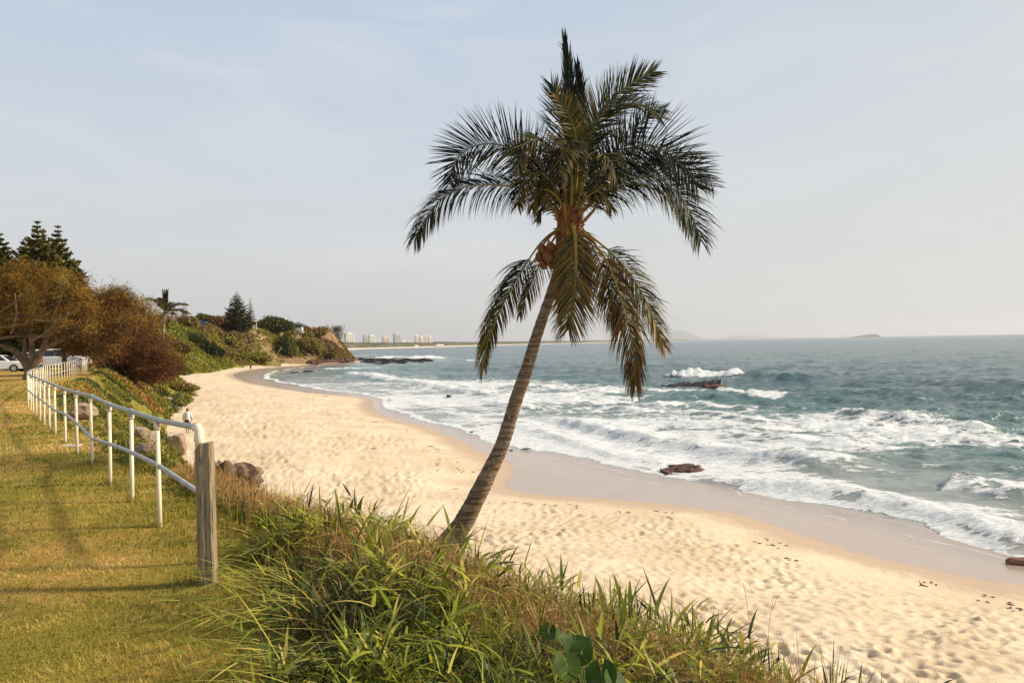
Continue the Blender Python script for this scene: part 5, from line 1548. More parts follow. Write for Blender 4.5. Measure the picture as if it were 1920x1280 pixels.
def bush(label, px, ytop, D, wpx, hpx, seed, material=M_BUSH, mu=.4, leaf=.3, n=900, name='bush', cat='bush', sink=.2):
    rg = np.random.default_rng(seed)
    if D > 120 or name == 'low_bush': D = hit(px, ytop + hpx * .93, 60)
    W_ = wpx * D / F; H_ = hpx * D / F
    top = at(px, ytop, D)
    base = Vector((top.x, top.y, top.z - H_)); gzv = hz(base.x, base.y)
    t = thing(name, label, cat, (base.x, base.y, gzv))
    b = MB()
    for k in range(5):
        a_ = rg.uniform(0, 6.28)
        e = Vector((math.cos(a_) * W_ * .3, math.sin(a_) * W_ * .25, (top.z - gzv) * .75))
        b.tube([(0, 0, -.2), e * .5 + Vector(rg.normal(0, .1, 3)), e], [.09 * W_ ** .5, .06, .02], 5)
    b.build('trunk', M_BARK, t, smooth=True)
    # lobes
    cz = top.z - gzv - H_ * .5
    vs = []; lob = []
    for k in range(9):
        lob.append((rg.normal(0, W_ * .24), rg.normal(0, W_ * .2), cz + rg.normal(0, H_ * .16), rg.uniform(.22, .36)))
    li = rg.integers(0, len(lob), n); lo_ = np.array(lob)[li]
    dr = norm(rg.normal(0, 1, (n, 3))); rr = rg.uniform(.7, 1.05, n) * lo_[:, 3]
    c = lo_[:, :3] + dr * np.stack([rr * W_ * .8, rr * W_ * .7, rr * H_ * 1.1], 1)
    tn = np.clip(mu + (li % 4 - 1.5) * .08 + dr[:, 2] * .1 + rg.normal(0, .1, n), 0, 1)
    V, q, T = leaf_clumps(c[:, 0], c[:, 1], c[:, 2], np.full(n, leaf), tn, rg, 4)
    me = np_mesh('crown', V, [q], [material], tint=T, smooth=False)
    o = bpy.data.objects.new('crown', me); link(o, t)
    return t
bush('rounded dark green bush on top of the headland right of the two pines', 508, 596, 270, 62, 26, 401, mu=.45, leaf=.75)
bush('brown green bush between the rounded bush and the lookout hut', 530, 600, 285, 30, 22, 402, mu=.6, leaf=.7, n=500)
bush('big pale green bush low on the slope above the headland beach', 543, 634, 262, 42, 34, 403, mu=.85, leaf=.7, n=900)
bush('olive bush right of the big pale green bush on the bluff', 582, 630, 285, 46, 34, 404, mu=.75, leaf=.75, n=800, material=M_SCRUB)
bush('dark hollow bush under the slope left of the pale green bush', 525, 648, 255, 16, 18, 405, mu=.1, leaf=.6, n=300)
bush('dark bush in the middle of the green slope', 386, 640, 190, 24, 22, 406, mu=.15, leaf=.5, n=400)
bush('dark bush beside the pale trunk in the middle of the slope', 404, 652, 195, 22, 18, 407, mu=.25, leaf=.5, n=350)
bush('brown bush behind the road left of the symmetrical pine', 415, 594, 262, 44, 20, 408, mu=.8, leaf=.7, n=600, material=M_REDB)
bush('green bush on the skyline behind the blue car', 384, 588, 255, 26, 16, 409, mu=.55, leaf=.6, n=350)
bush('brown bush around the foot of the symmetrical pine', 436, 622, 218, 46, 22, 410, mu=.75, leaf=.6, n=600, material=M_SCRUB)
bush('brown shrub on the brow of the bluff right of the lookout hut', 592, 614, 300, 34, 16, 411, mu=.9, leaf=.7, n=500, material=M_SCRUB)
bush('tangled brown bush at the base of the bluff by the point', 622, 652, 318, 38, 26, 412, mu=.95, leaf=.8, n=700, material=M_SCRUB)
bush('brown bush on the skyline right of the far palm crown', 352, 592, 215, 32, 20, 413, mu=.85, leaf=.6, n=450, material=M_SCRUB)
bush('dark green bush below the far palm on the bank', 366, 622, 150, 34, 20, 414, mu=.55, leaf=.4, n=600)
bush('green bush on the bank right of the far palm trunk', 338, 640, 125, 34, 26, 415, mu=.85, leaf=.35, n=700, material=M_SCRUB)
bush('olive bush on the lower green slope above the sand', 450, 655, 215, 40, 22, 416, mu=.6, leaf=.5, n=600, material=M_SCRUB)
bush('green bush near the sand below the symmetrical pine', 482, 660, 235, 44, 20, 417, mu=.55, leaf=.55, n=600, material=M_SCRUB)
bush('rounded green mound bush on the sand edge beyond the red shrubs', 335, 716, 92, 46, 18, 418, mu=.75, leaf=.2, n=900, name='low_bush', material=M_SCRUB)
bush('brown leafy backdrop bush behind the parked cars at far left', 15, 622, 92, 90, 36, 419, mu=.8, leaf=.4, n=900, material=M_SCRUB)
bush('golden brown backdrop bush behind the parked cars near the van', 75, 624, 95, 90, 38, 420, mu=.85, leaf=.4, n=900, material=M_SCRUB)
bush('leafy tree crown behind the casuarinas above the van', 150, 560, 96, 110, 90, 421, mu=.5, leaf=.5, n=1800, material=M_CASU)

# pale bare trunks on the slope
M_PALE = mat('pale_dead_wood', (0.36, 0.29, 0.19), .9)
for (lab, pl, D_) in (('pale forked dead trunk standing in the green slope below the symmetrical pine', [[(450,658),(455,645),(462,636)], [(455,645),(450,636)]], 212),
                      ('pale leaning trunk under the big pale green bush', [[(519,670),(522,660),(528,650)]], 255)):
    D_ = hit(pl[0][0][0], pl[0][0][1], 120)
    r_ = at(pl[0][0][0], pl[0][0][1], D_); r_.z = hz(r_.x, r_.y); b = MB()
    for l_ in pl:
        b.tube([at(a_, c_, D_) - r_ for a_, c_ in l_], [.16, .12, .05][:len(l_)], 6)
    o = b.build('dead_tree', M_PALE, loc=tuple(r_), smooth=True); tag(o, lab, 'dead tree')

# far palm (same kind, built small)
def small_palm(label, px_base, py_base, px_top, py_top, D, L_, seed):
    rg = np.random.default_rng(seed)
    base = at(px_base, py_base, D); topv = at(px_top, py_top, D)
    gzv = min(hz(base.x, base.y), base.z); base = Vector((base.x, base.y, gzv))
    t = thing('palm_tree', label, 'palm tree', tuple(base))
    top_ = topv - base
    b = MB(); b.tube([(0, 0, -.3), Vector((top_.x * .30, 0, top_.z * .35)), Vector((top_.x * .65, 0, top_.z * .7)), top_], [.2, .15, .14, .15], 8)
    b.build('trunk', M_BARKP, t, smooth=True)
    for k in range(24):
        a_ = 2 * PI * k / 24 * 3.1; el = [1.45, .9, .55, .2, -.15, -.5, 1.1][k % 7]
        d_ = Vector((math.cos(a_) * math.cos(el), math.sin(a_) * math.cos(el), math.sin(el)))
        pts = [top_]; dd = d_.copy()
        for s_ in range(5):
            pts.append(pts[-1] + dd * (L_ / 5)); dd = (dd + Vector((0, 0, -.26 if el < 1.2 else -.04))).normalized()
        up = Vector((0, 0, 1)) if el < 1.2 else Vector((0, -1, 0))
        nrm = d_.cross(up).cross(d_) if abs(d_.z) < .95 else Vector((0, -1, 0))
        if nrm.length < .01: nrm = Vector((0, -1, 0))
        make_frond(t, [tuple(p) for p in pts], Ls=L_ * (.42 if el < 1.2 else .22), Nrm=tuple(nrm), g=1.3 if el < 1.2 else .1, phi=(68, 22) if el < 1.2 else (22, 8), count=30, tint=(.42, .2), rach=.5, w=L_ * .024, seed=seed + k, r0=.05, t0=.2)
    return t
small_palm('smaller palm on the bank with a green drooping crown left of the headland', 299, 668, 310, 588, 96, 3.0, 501)

# ================================================================== PEOPLE
M_SKIN = mat('skin', (0.42, 0.25, 0.17), .6)
M_SHIRT = mat('pale_shirt', (0.72, 0.70, 0.66), .9, noise=((.55, .53, .5), 8, .4, .7))
M_SHORT = mat('dark_shorts', (0.05, 0.025, 0.022), .9)
M_HAIR = mat('grey_hair', (0.16, 0.13, 0.11), .9)
M_BAG = mat('dark_bag', (0.03, 0.02, 0.025), .8)
def person(label, loc, h=1.74, rz=0.0, shirt=M_SHIRT, shorts=M_SHORT, bag=True, stride=.16):
    t = thing('person', label, 'person', loc, rz)
    k = h / 1.74
    V = [(0,0,.93),(0,.0,1.18),(0,.01,1.42),(0,.02,1.52),(0,.04,1.64),
         (-.18,.01,1.42),(-.25,.03,1.16),(-.27,.10,.93),(-.275,.13,.82),
         (.18,.01,1.42),(.25,-.02,1.16),(.27,.0,.93),(.275,.02,.82),
         (-.09,0,.88),(-.10,stride*.55,.48),(-.10,stride*.5,.08),(-.10,stride+.10,.03),
         (.09,0,.88),(.10,-stride*.3,.48),(.10,-stride,.09),(.10,-stride+.13,.03)]
    R_ = [(.15,.11),(.15,.11),(.17,.11),(.06,.06),(.10,.11),(.065,.06),(.045,.045),(.035,.035),(.045,.025),(.065,.06),(.045,.045),(.035,.035),(.045,.025),
          (.095,.095),(.06,.06),(.045,.045),(.045,.03),(.095,.095),(.06,.06),(.045,.045),(.045,.03)]
    E = [(0,1),(1,2),(2,3),(3,4),(2,5),(5,6),(6,7),(7,8),(2,9),(9,10),(10,11),(11,12),(0,13),(13,14),(14,15),(15,16),(0,17),(17,18),(18,19),(19,20)]
    me = bpy.data.meshes.new('body'); me.from_pydata([tuple(c * k for c in v) for v in V], E, [])
    o = bpy.data.objects.new('body', me); link(o, t); me.materials.append(M_SKIN)
    sm = o.modifiers.new('skin', 'SKIN'); sm.use_smooth_shade = True
    me.skin_vertices  # noqa
    for sv, r_ in zip(me.skin_vertices[0].data if len(me.skin_vertices) else [], R_):
        sv.radius = (r_[0] * k, r_[1] * k)
    if len(me.skin_vertices): me.skin_vertices[0].data[0].use_root = True
    ss = o.modifiers.new('sub', 'SUBSURF'); ss.levels = 1; ss.render_levels = 1
    def cloth(name, rings, m_):
        b = MB(); n = 12; vs = []; fs = []
        for (cx, cy, cz_, rx, ry) in rings:
            for i in range(n): vs.append(((cx + rx * math.cos(2*PI*i/n)) * k, (cy + ry * math.sin(2*PI*i/n)) * k, cz_ * k))
        for j in range(len(rings) - 1):
            for i in range(n):
                i2 = (i + 1) % n; fs.append((j*n+i, j*n+i2, (j+1)*n+i2, (j+1)*n+i))
        b.add(vs, fs); return b
    b = cloth('shirt', [(0,0,.82,.215,.16),(0,0,.95,.20,.15),(0,0,1.15,.195,.145),(0,.0,1.35,.225,.145),(0,.01,1.45,.20,.12),(0,.02,1.52,.08,.075)], shirt)
    for s_ in (-1, 1):
        b.tube([Vector((.17*s_,.01,1.44))*k, Vector((.25*s_,.0,1.2))*k, Vector((.272*s_,.03,1.02))*k], [.085*k,.075*k,.066*k], 9)
    b.build('shirt', shirt, t, smooth=True)
    b = MB()
    b.tube([Vector((0,0,.78))*k, Vector((0,0,.9))*k, Vector((0,0,.98))*k], [.175*k,.19*k,.17*k], 12)
    b.tube([Vector((-.095,0,.86))*k, Vector((-.105,stride*.5,.50))*k], [.115*k,.10*k], 10)
    b.tube([Vector((.095,0,.86))*k, Vector((.105,-stride*.25,.50))*k], [.115*k,.10*k], 10)
    b.build('shorts', shorts, t, smooth=True)
    b = MB(); b.ball(Vector((0,.03,1.655))*k, (.098*k,.115*k,.125*k), nu=12, nv=9)
    b.build('hair', M_HAIR, t, smooth=True)
    b = MB(); b.ball(Vector((0,.145,1.62))*k, (.018*k,.025*k,.025*k), nu=6, nv=5)
    b.ball(Vector((-.10,.05,1.63))*k, (.015*k,.025*k,.035*k), nu=6, nv=5); b.ball(Vector((.10,.05,1.63))*k, (.015*k,.025*k,.035*k), nu=6, nv=5)
    b.build('face', M_SKIN, t, smooth=True)
    return t
x_, y_ = gz(352, 806, 2.0)
pz = hz(x_, y_)
person('person in loose pale shirt and dark shorts walking away along the sand with a bag', (x_, y_, pz), 1.74, .15)
c0 = Vector((x_ - .31, y_ + .12, pz + .60))
b = MB(); b.box((0, 0, 0), (.16, .34, .30), taper=.8); b.tube([(0, -.08, .14), (0, -.02, .24), (0, .06, .14)], .012, 5)
o = b.build('hand_bag', M_BAG, loc=tuple(c0), rot=(0, .1, .15), bevel=.03); tag(o, 'dark bag hanging from the walking person\'s left hand', 'bag')
x_, y_ = gz(470, 691, .9)
person('tiny distant person standing at the far waterline of the beach', (x_, y_, hz(x_, y_)), 1.7, .5, shirt=M_ROCKR, bag=False, stride=.05)
p = at(701, 672.5, 352)
person('tiny distant person standing on the dark reef off the headland', (p.x, p.y, .75), 1.7, 1.2, shirt=M_SHORT, bag=False, stride=.05)
# ================================================================== CARS
M_WHITE = mat('white_car_paint', (0.78, 0.78, 0.76), .25, spec=.5)
M_BLUE = mat('blue_car_paint', (0.02, 0.10, 0.32), .25, spec=.5)
M_GLASS = mat('dark_car_glass', (0.02, 0.025, 0.03), .08, spec=.6)
M_TYRE = mat('tyre_rubber', (0.02, 0.02, 0.02), .85)
M_RIM = mat('alloy_rim', (0.45, 0.45, 0.45), .35, metal=.8)
M_LAMP = mat('lamp_lens', (0.6, 0.6, 0.58), .15)
M_RED = mat('tail_lens', (0.35, 0.02, 0.02), .2)
M_TRIM = mat('black_trim', (0.03, 0.03, 0.03), .6)
def car(label, loc, rz, paint, prof, width=1.78, L=4.4, name='parked_car'):
    """prof: side outline of lower body and of the cabin [(x,z)..]; x along the car"""
    t = thing(name, label, 'car', loc, rz)
    low, cab, win = prof
    def extr(o, w0, w1=None, mid=None):
        b = MB(); n = len(o); vs = []
        zs_ = [p[1] for p in o]; z0, z1 = min(zs_), max(zs_)
        for s_ in (-1, 1):
            for (x_, z_) in o:
                k = w0 + ((w1 or w0) - w0) * (z_ - z0) / max(z1 - z0, 1e-6)
                vs.append((x_, s_ * k / 2, z_))
        fs = [tuple(range(n)), tuple(range(2 * n - 1, n - 1, -1))]
        for i in range(n):
            j = (i + 1) % n; fs.append((j, i, n + i, n + j))
        b.add(vs, fs); return b
    extr(low, width, width * .97).build('body', paint, t, bevel=.05)
    extr(cab, width * .93, width * .76).build('cabin', paint, t, bevel=.04)
    # side windows and screens, proud of the cabin by 4 mm
    zb_, zt_ = win['z']; cz0 = min(p[1] for p in cab); cz1 = max(p[1] for p in cab)
    def yw(z_): return (width * .93 + (width * .76 - width * .93) * (z_ - cz0) / (cz1 - cz0)) / 2 + .012
    for (xa, xb, xc, xd) in win['side']:
        for s_ in (-1, 1):
            b = MB(); vs = [(xa, s_ * yw(zb_), zb_), (xb, s_ * yw(zb_), zb_), (xc, s_ * yw(zt_), zt_), (xd, s_ * yw(zt_), zt_)]
            vs += [(a_, c_ - s_ * .01, e_) for a_, c_, e_ in vs]
            b.add(vs, [(0, 1, 2, 3), (7, 6, 5, 4), (0, 4, 5, 1), (1, 5, 6, 2), (2, 6, 7, 3), (3, 7, 4, 0)]); b.build('side_window', M_GLASS, t)
    for nm, (x0_, z0_, x1_, z1_) in (('windscreen', win['front']), ('rear_window', win['rear'])):
        n_ = Vector((z1_ - z0_, 0, -(x1_ - x0_))).normalized() * (.02 if nm == 'windscreen' else -.02)
        if nm == 'windscreen' and n_.x < 0: n_ = -n_
        if nm == 'rear_window' and n_.x > 0: n_ = -n_
        b = MB(); ya, yb = width * .42, width * .35
        vs = [(x0_ + n_.x, -ya, z0_ + n_.z), (x0_ + n_.x, ya, z0_ + n_.z), (x1_ + n_.x, yb, z1_ + n_.z), (x1_ + n_.x, -yb, z1_ + n_.z)]
        vs += [(a_ - n_.x * .5, c_, e_ - n_.z * .5) for a_, c_, e_ in vs]
        b.add(vs, [(0, 1, 2, 3), (7, 6, 5, 4), (0, 4, 5, 1), (1, 5, 6, 2), (2, 6, 7, 3), (3, 7, 4, 0)]); b.build(nm, M_GLASS, t)
    for xw in (-L * .31, L * .32):
        for s_ in (-1, 1):
            b = MB(); b.tube([(xw, s_ * (width / 2 - .2), .33), (xw, s_ * (width / 2 + .015), .33)], .33, 18)
            w = b.build('wheel', M_TYRE, t)
            b = MB(); b.tube([(xw, s_ * (width / 2 + .01), .33), (xw, s_ * (width / 2 + .03), .33)], .2, 12); b.build('rim', M_RIM, w)
    for s_ in (-1, 1):
        b = MB(); b.box((L / 2 - .06, s_ * width * .36, .68), (.16, .34, .15)); b.build('headlight', M_LAMP, t, bevel=.02)
        b = MB(); b.box((-L / 2 + .05, s_ * width * .40, .82), (.14, .22, .22)); b.build('tail_light', M_RED, t, bevel=.02)
    b = MB(); b.box((L / 2 - .01, 0, .36), (.14, width * .86, .16)); b.box((-L / 2 + .01, 0, .36), (.14, width * .86, .16)); b.build('bumper', M_TRIM, t, bevel=.03)
    return t
SEDAN = ([(-2.15,.28),(2.15,.28),(2.22,.55),(2.12,.78),(1.2,.93),(-1.6,.97),(-2.18,.90),(-2.22,.5)],
         [(-1.75,.93),(1.15,.90),(.45,1.40),(-.2,1.46),(-.9,1.42)],
         dict(z=(.98,1.36), side=[(-1.35,-.35,-.35,-.85),(-.28,.85,.42,-.28)], front=(1.12,.94,.5,1.36), rear=(-1.7,.98,-.95,1.40)))
HATCH = ([(-1.9,.28),(1.95,.28),(2.02,.55),(1.92,.82),(1.15,.98),(-1.85,1.02),(-1.98,.8),(-1.98,.45)],
         [(-1.85,1.0),(1.1,.96),(.35,1.50),(-.4,1.56),(-1.5,1.50)],
         dict(z=(1.04,1.44), side=[(-1.5,-.4,-.4,-1.3),(-.32,.8,.38,-.32)], front=(1.06,1.0,.42,1.46), rear=(-1.84,1.06,-1.55,1.46)))
SUV = ([(-2.3,.34),(2.3,.34),(2.36,.7),(2.26,1.02),(1.3,1.14),(-2.25,1.16),(-2.36,.9),(-2.36,.5)],
         [(-2.24,1.14),(1.25,1.12),(.55,1.78),(-.4,1.86),(-2.0,1.80)],
         dict(z=(1.2,1.70), side=[(-1.95,-1.05,-1.05,-1.85),(-.98,-.1,-.1,-.98),(-.02,.95,.5,-.02)], front=(1.2,1.16,.62,1.74), rear=(-2.22,1.2,-2.05,1.74)))
def put(px, py, D):
    if D > 120: D = hit(px, py, 120)
    p = at(px, py, D); return (p.x, p.y, hz(p.x, p.y) + .01)
car('white sedan in the car park partly cut off by the left picture edge', put(-2, 694, 62), .25, M_WHITE, SEDAN)
car('white hatchback parked behind the pale stems of the spreading casuarina', put(52, 690, 66), -.2 + PI, M_WHITE, HATCH)
car('large white four wheel drive parked nearest the bend of the fence', put(112, 686, 66), .15, M_WHITE, SUV, width=1.9, L=4.7)
car('white car showing its roof between the hatchback and the four wheel drive', put(80, 684, 74), .1, M_WHITE, HATCH)
car('blue car parked on the headland road', put(376, 608, 205), .3, M_BLUE, HATCH)
M_KHAKI = mat('bare_track', (0.42, 0.30, 0.18), .95, noise=((.3, .2, .11), .4, .4, .7))

# ================================================================== BUILDINGS
M_WALLW = mat('white_render', (0.74, 0.70, 0.63), .85, noise=((.62, .58, .5), .5, .45, .7))
M_ROOFB = mat('blue_grey_roof', (0.11, 0.15, 0.19), .6)
M_ROOFR = mat('tan_roof', (0.35, 0.25, 0.17), .8)
M_PANE = mat('window_glass', (0.10, 0.13, 0.16), .15, spec=.6)
M_TIMB = mat('painted_timber', (0.62, 0.56, 0.46), .8)
# lookout hut
p = put(560, 622, 300)
hut = thing('lookout_hut', 'small white lookout hut with a blue grey pyramid roof on top of the headland', 'hut', p, .1)
b = MB()
w = 3.3
b.box((0, 0, .8), (w, w, 1.6)); o = b.build('wall', M_WALLW, hut)
for sx_, sy_ in ((-1,-1),(1,-1),(1,1),(-1,1)):
    b = MB(); b.box((sx_ * (w/2 - .1), sy_ * (w/2 - .1), 2.15), (.2, .2, 1.1)); b.build('corner_post', M_WALLW, hut)
b = MB(); b.box((0, 0, 2.15), (w - .5, w - .5, 1.08)); b.build('window', M_PANE, hut)
b = MB(); b.box((0, 0, 2.78), (w + .3, w + .3, .16)); b.build('eave', M_WALLW, hut)
b = MB(); q_ = w / 2 + .75
b.add([(-q_, -q_, 2.87), (q_, -q_, 2.87), (q_, q_, 2.87), (-q_, q_, 2.87), (0, 0, 4.1)], [(3, 2, 1, 0), (0, 1, 4), (1, 2, 4), (2, 3, 4), (3, 0, 4)]); b.build('roof', M_ROOFB, hut)
b = MB(); b.box((0, 0, -.6), (w + .8, w + .8, 1.2)); b.build('deck', M_CONC, hut)
# low picnic shelter left of the hut, mostly hidden by the pines
p = put(462, 616, 262)
sh = thing('picnic_shelter', 'flat roofed picnic shelter behind the foot of the symmetrical pine', 'shelter', p, .05)
b = MB(); b.box((0, 0, 2.6), (7.5, 4, .22)); b.build('roof', M_WALLW, sh)
for sx_ in (-3.2, 0, 3.2):
    for sy_ in (-1.6, 1.6):
        b = MB(); b.box((sx_, sy_, 1.0), (.3, .3, 3.0)); b.build('column', M_WALLW, sh)
p = put(526, 631, 272)
b = MB(); b.box((0, 0, .8), (.8, .5, 2.2)); b.box((0, 0, 1.95), (.95, .6, .14)); o = b.build('marker_pillar', M_WALLW, loc=p, bevel=.03)
tag(o, 'small white marker pillar on the headland track below the lookout hut', 'pillar')
for (lab, px, y0, y1, D_) in (('thin light pole on the skyline left of the blue car', 346, 566, 606, 205), ('thin light pole behind the bush left of the lookout hut', 528, 596, 618, 280)):
    D_ = hit(px, y1, 120); p0 = at(px, y1, D_); p1 = at(px, y0, D_); g_ = hz(p0.x, p0.y)
    t = thing('light_pole', lab, 'pole', (p0.x, p0.y, g_))
    b = MB(); b.tube([(0, 0, -.3), (0, 0, p1.z - g_)], [.13, .07], 6); b.build('pole', M_TIMB, t)
    b = MB(); b.box((.5, 0, p1.z - g_), (1.2, .2, .12)); b.build('lamp_arm', M_TIMB, t)
# small white handrail at the foot of the bank stairs
p = at(314, 664, 105); g_ = hz(p.x, p.y)
t = thing('stair_handrail', 'small pale handrail at the beach stairs right of the far palm trunk', 'railing', (p.x, p.y, g_), .2)
for i in range(5):
    b = MB(); b.tube([(-.9 + .45 * i, 0, -.2), (-.9 + .45 * i, 0, 1.25)], .03, 5); b.build('post', M_RAIL, t)
for z_ in (.55, .9, 1.25):
    b = MB(); b.tube([(-.95, 0, z_), (.95, 0, z_)], .03, 5); b.build('rail', M_RAIL, t)
# bare track on the headland
b = MB()
tr = [at(a_, c_, hit(a_, c_, 120)) for a_, c_, D_ in ((515,632,262),(498,634,255),(482,630,252),(500,624,268),(520,620,275),(548,622,288))]
vs = []
for q in tr:
    for s_ in (-1.6, -.5, .5, 1.6):
        x_, y_ = q.x + s_ * .2, q.y + s_ * 2.2
        vs.append((x_, y_, hz(x_, y_) + .12))
b.add(vs, [(4*i+j, 4*i+j+1, 4*i+j+5, 4*i+j+4) for i in range(len(tr)-1) for j in range(3)])
o = b.build('dirt_track', M_KHAKI); o['kind'] = 'structure'

# --- city towers across the bay
M_T1 = mat('cream_tower', (0.88, 0.83, 0.75), .85)
M_T2 = mat('grey_tower', (0.66, 0.65, 0.63), .85)
M_T3 = mat('tan_tower', (0.82, 0.72, 0.60), .85)
M_WIN = mat('tower_windows', (0.25, 0.26, 0.27), .3)
LANDZ = 2.0
def tower(label, x0, x1, ytop, D, m_, bays=4, cap=True, split=None, cat='building', name='apartment_tower'):
    p0 = at(x0, 652, D); p1 = at(x1, 652, D); pt = at((x0 + x1) / 2, ytop, D)
    w_ = (p1 - p0).length * .90; h_ = pt.z - LANDZ
    t = thing(name, label, cat, ((p0.x + p1.x) / 2, p0.y, LANDZ), .55)
    d_ = w_ * .7
    b = MB(); b.box((0, 0, h_ / 2), (w_, d_, h_)); b.build('wall', m_, t)
    if cap:
        b = MB(); b.box((w_ * .05, 0, h_ + 1.4), (w_ * .4, d_ * .5, 2.8)); b.build('plant_room', m_, t)
        b = MB(); b.box((0, 0, h_ + .25), (w_ + 1, d_ + 1, .5)); b.build('parapet', m_, t)
    fl = max(2, int(h_ / 3.3)); bw = w_ / bays
    # each bay: a recessed glazed strip, crossed by balcony slabs
    for i in range(bays):
        b = MB(); cx = -w_ / 2 + bw * (i + .5)
        b.box((cx, -d_ / 2 - .02, h_ * .5), (bw * .24, .3, h_ * .9)); b.build('window_bay', M_WIN, t)
    b = MB()
    for f_ in range(1, fl):
        b.box((0, -d_ / 2 - .35, h_ * f_ / fl), (w_ * .96, 1.0, .9))
        b.box((w_ / 2 + .1, 0, h_ * f_ / fl), (.5, d_ * .6, .9))
    b.build('balconies', m_, t)
    for s_ in (1,):
        b = MB(); b.box((w_ / 2 + .02, 0, h_ * .5), (.2, d_ * .5, h_ * .9)); b.build('side_window_bay', M_WIN, t)
TW = [('tallest cream tower at the left end of the far skyline', 646, 664, 625, 2150, M_T1, 3),
 ('grey left hand tower of the second pair on the far skyline', 681, 690, 628, 2200, M_T2, 2),
 ('cream right hand tower of the second pair on the far skyline', 691, 704, 629, 2180, M_T1, 4),
 ('shorter tan tower left of the grey tower on the far skyline', 717, 728, 632, 2250, M_T3, 3),
 ('pale narrow tower touching the shorter tan tower', 728, 732, 633, 2230, M_T1, 1),
 ('grey tower with a raised top in the middle of the far skyline', 738, 751, 626, 2200, M_T2, 3),
 ('slim white tower at the left of the broad tower group by the bay', 778, 785, 629, 2300, M_T1, 2),
 ('broad cream block in the tower group by the bay', 786, 795, 632, 2280, M_T1, 3),
 ('tan block second from the right in the tower group by the bay', 795, 802, 629, 2290, M_T3, 2),
 ('cream block at the right end of the tower group by the bay', 803, 810, 631, 2300, M_T1, 3)]
for lab, x0, x1, yt, D_, m_, bays in TW: tower(lab, x0, x1, yt, D_, m_, bays)
LOWB = [('low white block just right of the tallest cream tower', 666, 672, 641, 2120, M_T1, 2), ('low tan block between the two left tower groups', 673, 680, 642, 2110, M_T3, 2),
 ('low white building under the second pair of towers', 706, 714, 641, 2130, M_T1, 3), ('white mid rise right of the grey tower', 752, 760, 637, 2220, M_T1, 3),
 ('long low cream building left of the broad tower group', 761, 776, 641, 2210, M_T1, 5), ('small white surf club building on the far beach', 770, 784, 647, 1900, M_T1, 3),
 ('long low white building at the right end of the far beach town', 816, 832, 645, 2000, M_T1, 5), ('small pale house on the far dune right of the town', 834, 840, 643.5, 2300, M_T3, 2),
 ('low pale building left of the tallest cream tower', 636, 644, 640, 2160, M_T1, 2)]
for lab, x0, x1, yt, D_, m_, bays in LOWB: tower(lab, x0, x1, yt, D_, m_, bays, cap=False, name='low_building')

# --- far shore: a sand strip with a wooded dune behind it
M_FSAND = mat('far_sand', (0.68, 0.56, 0.42), .95)
M_FWOOD = mat('far_wood', (0.055, 0.065, 0.035), .95, noise=((0.13, 0.12, 0.07), .03, .4, .65))
fs_pts = [(560,656.5,1350),(640,655.5,1480),(700,654,1620),(760,653,1750),(820,651.3,1950),(900,649.2,2400),(1000,646.6,3100),(1100,644.0,4300),(1200,641.2,6500),(1300,638.9,9500)]
L0 = []
for px, py, D_ in fs_pts:
    q = at(px, py, D_); L0.append((q.x, q.y))
L0 = catmull([(-1500, 1150)] + L0, 8)
nrm_ = np.zeros_like(L0); dL = np.gradient(L0, axis=0); nrm_[:, 0] = -dL[:, 1]; nrm_[:, 1] = dL[:, 0]; nrm_ = norm(nrm_)
rows = [(-15, -.8), (0, .0), (22, 1.8), (38, 3.0)]
def strip(name, rows, m_, wob=None, kind='structure', label=None, cat=None):
    vs = []; n = len(L0)
    for k, (o_, z_) in enumerate(rows):
        P_ = L0 + nrm_ * o_
        dd = np.hypot(L0[:, 0], L0[:, 1])
        zz = np.full(n, float(z_))
        if wob is not None: zz = zz + wob(k, P_)
        vs.append(np.stack([P_[:, 0], P_[:, 1], zz], 1))
    me = np_mesh(name, np.concatenate(vs), [grid_faces(len(rows), n)[:, ::-1] if False else grid_faces(len(rows), n)], [m_])
    o = bpy.data.objects.new(name, me); link(o)
    o['kind'] = kind
    if label: tag(o, label, cat)
    return o
L0 = catmull([tuple(p) for p in L0], 4); dL = np.gradient(L0, axis=0); nrm_ = norm(np.stack([-dL[:, 1], dL[:, 0]], 1))
strip('far_beach', rows, M_FSAND)
rgw = np.random.default_rng(5)
def wob(k, P_):
    s = np.hypot(P_[:, 0], P_[:, 1])
    a_ = (fbm(P_[:, 0] * .03, P_[:, 1] * .03, 300 + k, 4) - .35) * (9.0 if k in (1, 2, 3, 4) else 0)
    return np.maximum(a_, -3)
strip('far_woodland', [(36, 2.0), (40, 8.0), (70, 11.0), (140, 12.0), (400, 13.0), (900, 9.0), (1600, 2)], M_FWOOD, wob, kind='stuff', label='low dark strip of coastal woodland behind the far beach', cat='woodland')

# --- hazy hills and the island on the horizon
M_HILL = mat('far_hill', (0.07, 0.085, 0.06), .95)
def ridge(name, prof, D, depth, m_, label=None, cat=None, kind='structure'):
    """prof: (px, py) skyline"""
    P_ = catmull(prof, 4)
    vs = []; n = len(P_)
    for k, (f_, h_) in enumerate(((-1, 0), (-.5, .6), (0, 1), (.5, .6), (1, 0))):
        for px, py in P_:
            q = at(px, py, D); b0 = at(px, 660, D); z_ = max(q.z, 0) * h_ - 6 * (h_ == 0)
            vs.append((q.x, q.y + f_ * depth, z_ + (mn.fractal(Vector((q.x * .004, f_ * 2, 3)), .8, 2, 3) * 5 * (h_ > 0) * (h_ < 1))))
    me = np_mesh(name, np.array(vs), [grid_faces(5, n)], [m_]); o = bpy.data.objects.new(name, me); link(o)
    o['kind'] = kind
    return o
ridge('distant_hills', [(1180,640),(1215,633),(1245,624),(1262,620),(1280,619),(1296,625),(1310,631),(1330,635),(1350,636)], 36000, 900, M_HILL)
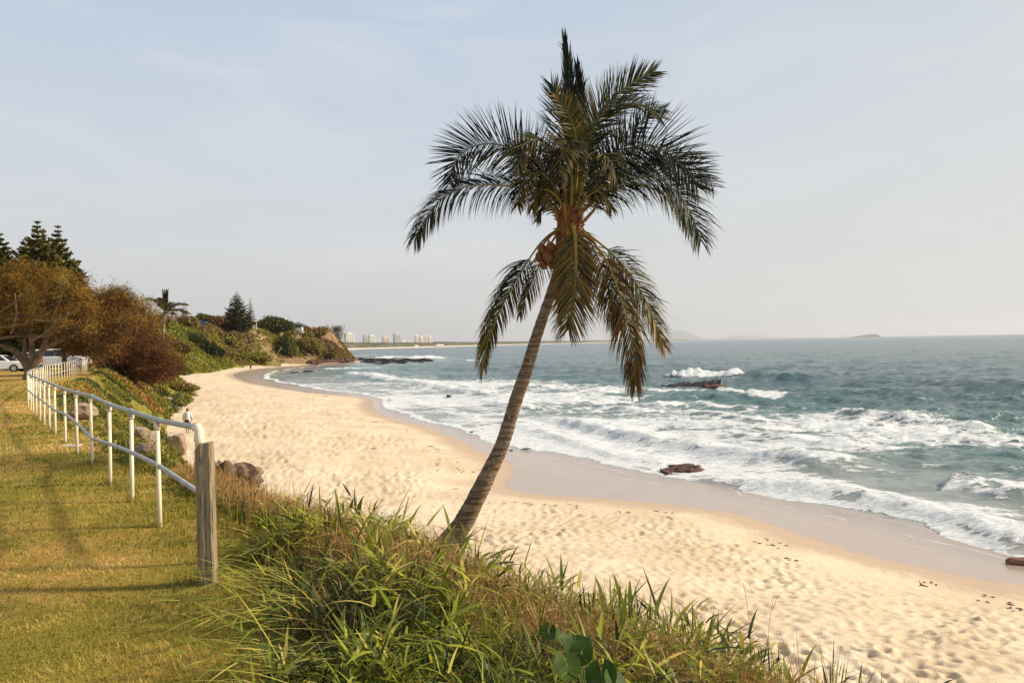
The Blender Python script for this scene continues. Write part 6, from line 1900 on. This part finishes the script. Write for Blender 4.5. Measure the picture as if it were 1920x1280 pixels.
ridge('distant_hills', [(1330,637),(1362,632),(1385,628.5),(1410,629),(1440,630.5),(1470,632),(1500,634),(1530,635)], 40000, 900, M_HILL)
ridge('distant_hills', [(930,642),(985,640),(1040,639.5),(1100,638),(1150,637.5),(1190,638),(1230,639)], 30000, 700, M_HILL)
ridge('island', [(1585,632.5),(1600,631),(1615,628.5),(1630,626.8),(1642,626.2),(1646,628),(1647,631),(1649,632)], 9500, 120, mat('island_rock', (0.16, 0.12, 0.11), .95))

# small pelicans-size birds are not visible; loose driftwood twigs on the sand
b = MB()
for (px, py, s_) in ((808,838,.28),(562,865,.25),(700,842,.2),(575,735,.6),(610,743,.5),(470,888,.2),(1730,1100,.08)):
    x_, y_ = gz(px, py, 1.6); z_ = hz(x_, y_); x_, y_ = gz(px, py, z_)
    b.tube([(x_ - s_, y_, z_ + .03), (x_ - s_ * .2, y_ + .05, z_ + .05), (x_ + s_, y_ - .1, z_ + .04)], [.015, .025, .012], 5)
    b.tube([(x_ - s_ * .2, y_ + .05, z_ + .05), (x_ + s_ * .3, y_ + .2, z_ + .10)], [.018, .008], 5)
o = b.build('beach_twigs', M_WEED); tag(o, 'small dark sticks lying about on the dry sand', 'sticks', kind='stuff')

# ================================================================== HAZE
HD = 5.0e-5
b = MB(); X0, X1, Y0, Y1, Z0, Z1 = -46000, 46000, -2000, 47000, -8, 640
b.add([(X0,Y0,Z0),(X1,Y0,Z0),(X1,Y1,Z0),(X0,Y1,Z0),(X0,Y0,Z1),(X1,Y0,Z1),(X1,Y1,Z1),(X0,Y1,Z1)], [(3,2,1,0),(4,5,6,7),(0,1,5,4),(1,2,6,5),(2,3,7,6),(3,0,4,7)])
MH = bpy.data.materials.new('haze'); MH.use_nodes = True; t = MH.node_tree; t.nodes.clear()
mo = N(t, 'ShaderNodeOutputMaterial'); pv = N(t, 'ShaderNodeVolumePrincipled')
pv.inputs['Color'].default_value = (0.90, 0.93, 0.97, 1); pv.inputs['Density'].default_value = HD; pv.inputs['Anisotropy'].default_value = 0.2
t.links.new(pv.outputs[0], mo.inputs['Volume'])
hzb = b.build('haze', MH); hzb['kind'] = 'stuff'; hzb['label'] = 'thin sea haze over the whole bay'; hzb['category'] = 'haze'
